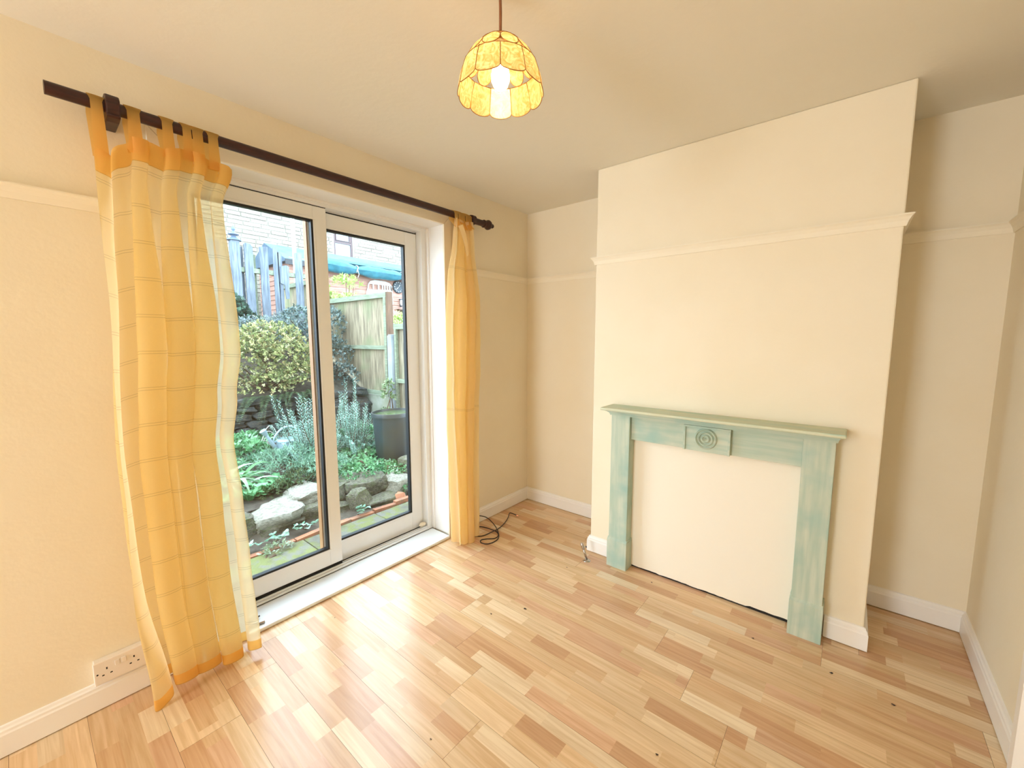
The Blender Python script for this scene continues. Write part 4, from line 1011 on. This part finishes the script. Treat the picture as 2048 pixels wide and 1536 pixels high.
bush('rock_mat', 'small green alpine mat on the rocks below the water butt', 'ground cover', (-1.45, -0.42, 0.02),
     [((-1.45,-.42,.06),(.16,.16,.04),1), ((-1.5,-.7,.10),(.16,.2,.03),1), ((-1.2,-.4,-.06),(.08,.1,.04),.6)], 1300, 0.024, 0.016, GC, 32, 2, 4)
bush('paving_weed', 'tiny pale weed growing on the mossy paving edge', 'weed', (-0.93, -1.70, -0.10), [((-.93,-1.70,-.09),(.05,.09,.025),1)], 160, 0.03, 0.012, [(200,214,190),(170,190,150)], 33, 1, 4)

def rosemary(label, base, pts, seed, scale=1.0):
    t = thing('rosemary', label, 'rosemary', base, 'rosemary bushes'); rr = random.Random(seed); b = B(); st = B()
    pal = [(164,208,188), (190,228,212), (134,178,158), (214,242,230)]
    for (x, y, zt) in pts:
        s = Vector(base)+Vector((rr.uniform(-.05, .05), rr.uniform(-.08, .08), 0)); e = Vector((x, y, zt)); k1 = Vector((lerp(s.x, e.x, .8), lerp(s.y, e.y, .8), lerp(s.z, e.z, .35)))
        path = [((1-u)**2)*s+2*u*(1-u)*k1+u*u*e for u in [i/10 for i in range(11)]]
        st.tube(path, [0.006-0.0004*i for i in range(11)], 5)
        nn = 120
        for i in range(nn):
            u = 0.18+0.82*i/nn; p = ((1-u)**2)*s+2*u*(1-u)*k1+u*u*e; tg = (2*(1-u)*(k1-s)+2*u*(e-k1)).normalized()
            a = i*2.4; o = tg.orthogonal().normalized(); d = (o*math.cos(a)+tg.cross(o)*math.sin(a))*0.8+tg*0.6
            leafset(b, p, d, tg, 0.05*scale*(1.15-.5*u), 0.009, pick(rr, pal), 0.1)
    obj('needles', b, M['leaf'], t, kind='stuff'); obj('stems', st, M['stem'], t)
rr = random.Random(77)
rosemary('tall rosemary bush with upright stems behind the pale blue watering can', (-2.2, -0.82, 0.1), [(-2.35+rr.uniform(-.3, .3), -.78+rr.uniform(-.32, .26), rr.uniform(.42, .82)) for _ in range(46)]+[(-2.2+rr.uniform(-.2, .3), -.85+rr.uniform(-.3, .3), rr.uniform(.2, .4)) for _ in range(22)], 41)
rosemary('sprawling rosemary bush leaning against the black water butt', (-2.1, -0.42, 0.1), [(-2.2+rr.uniform(-.25, .25), -.42+rr.uniform(-.2, .18), rr.uniform(.4, .8)) for _ in range(30)]+[(-2.2, -.34, 1.0), (-2.3, -.28, .9), (-2.25, -.42, .92), (-2.0, -.18, .45), (-1.95, -.12, .5)]+[(-2.0+rr.uniform(-.2, .2), -.42+rr.uniform(-.2, .2), rr.uniform(.2, .4)) for _ in range(16)], 42)

# fern fronds hanging over the wall
fern = thing('fern', 'dark green fern drooping over the top of the retaining wall', 'fern', (-3.6, -0.5, 0.68)); rr = random.Random(9)
for k in range(12):
    y0 = -0.95+0.08*k; b = B(); s = Vector((-3.55, y0, 0.68)); e = Vector((-3.12+rr.uniform(-.12, .1), y0-0.28+rr.uniform(-.1, .15), 0.50+rr.uniform(-.1, .12))); c1 = (s+e)/2+Vector((0, 0, .14))
    for i in range(26):
        u = i/26; p = ((1-u)**2)*s+2*u*(1-u)*c1+u*u*e; tg = (2*(1-u)*(c1-s)+2*u*(e-c1)).normalized(); sd = tg.cross(Vector((0, 0, 1))).normalized()
        for q in (-1, 1): leafset(b, p, sd*q+tg*0.5, Vector((0, 0, 1)), 0.085*(1-u*.8), 0.018, pick(rr, [(96,116,84), (76,96,70), (120,138,96)]))
    obj('frond', b, M['leaf'], fern)
# iris
iris = thing('iris_clump', 'clump of long arching strap leaves beside the sheer curtain', 'iris', (-1.95, -1.72, 0.08)); rr = random.Random(12)
for k in range(26):
    b = B(); base = Vector((-1.95+rr.uniform(-.08, .08), -1.72+rr.uniform(-.1, .1), 0.06)); a = rr.uniform(-0.6, 2.3); R = rr.uniform(.25, .5); h = rr.uniform(.12, .36)
    e = base+Vector((0.55*R*math.cos(a), R*abs(math.sin(a))+0.1*rr.random(), rr.uniform(-.02, .16))); c1 = base.lerp(e, .45)+Vector((0, 0, h))
    w = rr.uniform(.012, .024); pal = [(122,174,116), (96,150,100), (168,206,160), (206,220,200)]; col = pick(rr, pal)
    vs = []
    for i in range(9):
        u = i/8; p = ((1-u)**2)*base+2*u*(1-u)*c1+u*u*e; tg = (2*(1-u)*(c1-base)+2*u*(e-c1)).normalized(); sd = tg.cross(Vector((.2, .1, 1))).normalized(); ww = w*(1-u**3)
        vs += [p-sd*ww, p+Vector((0, 0, -.003)), p+sd*ww]
    b.add(vs, [(3*i+q, 3*i+q+1, 3*i+q+4, 3*i+q+3) for i in range(8) for q in range(2)], col); obj('blade', b, M['leaf'], iris, smooth=180)
# primroses: rosettes of large crinkled leaves
def big_leaf(L, Wd, col, crinkle=0.012, heart=False):
    b = B(); n = 7
    for i in range(n+1):
        u = i/n; w = Wd*(math.sin(PI*min(1, u*0.93+0.07))**0.6)*(0.55+0.6*u if not heart else 1.15-0.5*u)*0.5; z = 0.35*L*math.sin(u*PI*0.75)-0.12*L*u*u
        for q in (-1, -.5, 0, .5, 1): b.add([(u*L-(abs(q)*0.16*L*(1-u) if heart else 0), q*w, z+crinkle*math.sin(u*16+q*4)*abs(q)-(0.0 if q else 0.006))], [], tuple(c*(1.35 if q == 0 else 1) for c in col))
    b.f = [(5*i+q, 5*i+q+1, 5*i+q+6, 5*i+q+5) for i in range(n) for q in range(4)]
    return b
PM = [big_leaf(.16, .075, lo_(*c)).mesh('leaf', M['leaf'], smooth=180) for c in ((112,172,116), (142,196,142), (92,150,96))]
for k, (x, y, z, lb) in enumerate([(-1.66,-1.62,.06,'primrose rosette at the curtain end of the stone border'), (-1.70,-1.50,.07,'primrose rosette behind the large flat border slab'), (-1.74,-1.36,.08,'primrose rosette behind the gap between the slab and the pale top rock'), (-1.72,-1.82,.06,'primrose rosette under the arching iris leaves')]):
    t = thing('primrose', lb, 'primrose', (x, y, z), 'primroses'); rr = random.Random(50+k)
    for i in range(11):
        a = 2*PI*i/11+rr.uniform(-.25, .25); s = rr.uniform(.7, 1.1); inst('leaf', rr.choice(PM), (x+.012*math.cos(a), y+.012*math.sin(a), z), (rr.uniform(-.2, .2), -rr.uniform(.0, .7), a), (s, s, s), t)
CM = [big_leaf(.05, .062, lo_(*c), .002, True).mesh('leaf', M['leaf'], smooth=180) for c in ((156,196,170), (190,220,200), (126,168,140))]
for k, (x, y, n, sp, lb) in enumerate([(-1.08,-1.86,8,.07,'cyclamen with silvery heart shaped leaves nearest the sheer curtain'), (-1.06,-1.66,10,.085,'cyclamen with silvery heart shaped leaves in front of the large flat slab'), (-1.10,-1.42,9,.08,'cyclamen with silvery heart shaped leaves by the door meeting stile'), (-1.03,-1.02,6,.06,'cyclamen seen at the low corner of the fixed door panel')]):
    t = thing('cyclamen', lb, 'cyclamen', (x, y, -.10), 'cyclamens'); rr = random.Random(60+k); st = B()
    for i in range(n):
        a = rr.uniform(0, 2*PI); d = sp*rr.uniform(.3, 1.1); px, py, pz = x+.6*d*math.cos(a), y+d*1.3*math.sin(a), -.10+rr.uniform(.025, .06)
        s = rr.uniform(.75, 1.25); inst('leaf', rr.choice(CM), (px, py, pz), (rr.uniform(-.3, .3), rr.uniform(-.5, .1), rr.uniform(-.8, .8)), (s, s, s), t)
        st.tube([(x, y, -.10), (lerp(x, px, .6), lerp(y, py, .6), pz-.01), (px, py, pz)], .0015, 4)
    obj('stalks', st, M['stem'], t)
# dry grass loops
dg = thing('dry_grass_tuft', 'few bleached grass stems looping in front of the retaining wall', 'grass', (-2.7, -1.22, 0.12)); rr = random.Random(15); b = B()
for k in range(7):
    y0 = -1.28+.02*k; e = y0+rr.uniform(.1, .28); h = rr.uniform(.16, .34)
    b.tube([(-2.7, lerp(y0, e, u), .12+h*math.sin(u*PI*.93)) for u in [i/10 for i in range(11)]], .004, 5)
obj('stems', b, mat('bleached_grass', lo_(206,200,190), .8), dg)

# ------------------------------------------------------------------ watering can, water butt, pot shard
wc = thing('watering_can', 'pale blue watering can half hidden by the rosemary', 'watering can', (-2.5, -0.98, 0.17))
cx, cy, cz = -2.5, -0.97, 0.17
b = B(); b.lathe([(0.10, 0), (0.108, 0.01), (0.105, 0.13), (0.112, 0.135), (0.112, 0.15), (0.10, 0.16), (0.06, 0.165)], (cx, cy, cz), 'z', 24); obj('body', b, M['galv'], wc, smooth=40)
b = B(); b.tube([(cx, cy-0.09, cz+0.03), (cx, cy-0.15, cz+0.13), (cx, cy-0.205, cz+0.235)], [0.026, 0.018, 0.014], 12); sp_ = obj('spout', b, M['galv'], wc, smooth=50)
b = B(); b.tube([(cx, cy-0.20, cz+0.225), (cx, cy-0.215, cz+0.25), (cx, cy-0.235, cz+0.285), (cx, cy-0.237, cz+0.288)], [0.015, 0.024, 0.034, 0.028], 14); obj('rose', b, M['galv'], sp_, smooth=40)
b = B(); b.tube([(cx, cy-0.09+0.0*k, cz+0.145) for k in (0,)]+[(cx, cy-0.055-0.09*math.cos(PI*k/14)+0.13*(k/14), cz+0.15+0.14*math.sin(PI*k/14)) for k in range(15)], 0.011, 10); obj('top_handle', b, M['galv'], wc, smooth=180)
b = B(); b.tube([(cx, cy-0.105, cz+0.14), (cx, cy-0.155, cz+0.142)], 0.007, 8); obj('brace', b, M['galv'], wc, smooth=60)
wb = thing('water_butt', 'black plastic water butt brim full of green water in front of the fence', 'water butt', (-1.76, -0.16, 0.04))
def butt(z, k): return [(k*0.225*math.cos(a)*(1 if math.cos(a) > 0 else .8), k*0.225*math.sin(a)) for a in [2*PI*i/32 for i in range(32)]]
def ring_loft(b, c, levels):
    n0 = len(b.v); m = 32
    for z, k in levels: b.v += [(c[0]+p, c[1]+q, z) for p, q in butt(z, k)]
    for i in range(len(levels)-1):
        for k in range(m): b.f.append((n0+i*m+k, n0+i*m+(k+1) % m, n0+(i+1)*m+(k+1) % m, n0+(i+1)*m+k))
b = B(); ring_loft(b, (-1.76, -.16), [(0.03, .80), (.05, .82), (0.56, .97), (0.57, .985)]); b.f.append(tuple(range(32))[::-1]); obj('tub', b, M['butt'], wb, smooth=40)
b = B(); ring_loft(b, (-1.76, -.16), [(.555, .985), (.557, 1.04), (.585, 1.05), (.60, 1.04), (.60, .97), (.575, .955)]); obj('rim', b, M['butt'], wb, smooth=40)
b = B(); ring_loft(b, (-1.76, -.16), [(.575, .96), (.5751, .0005)]); obj('water', b, M['water'], wb)
b = B(); b.add([(-1.08,-.62,-.11),(-1.02,-.56,-.11),(-1.06,-.50,-.11),(-1.12,-.54,-.11),(-1.10,-.60,-.06),(-1.05,-.55,-.045),(-1.08,-.51,-.06),(-1.12,-.55,-.05)], [(0,1,2,3),(4,7,6,5),(0,4,5,1),(1,5,6,2),(2,6,7,3),(3,7,4,0)])
single('pot_shard', b, M['terracotta'], 'broken terracotta piece on the soil behind the brick edging', 'pot shard', (-1.07, -.56, -.11))
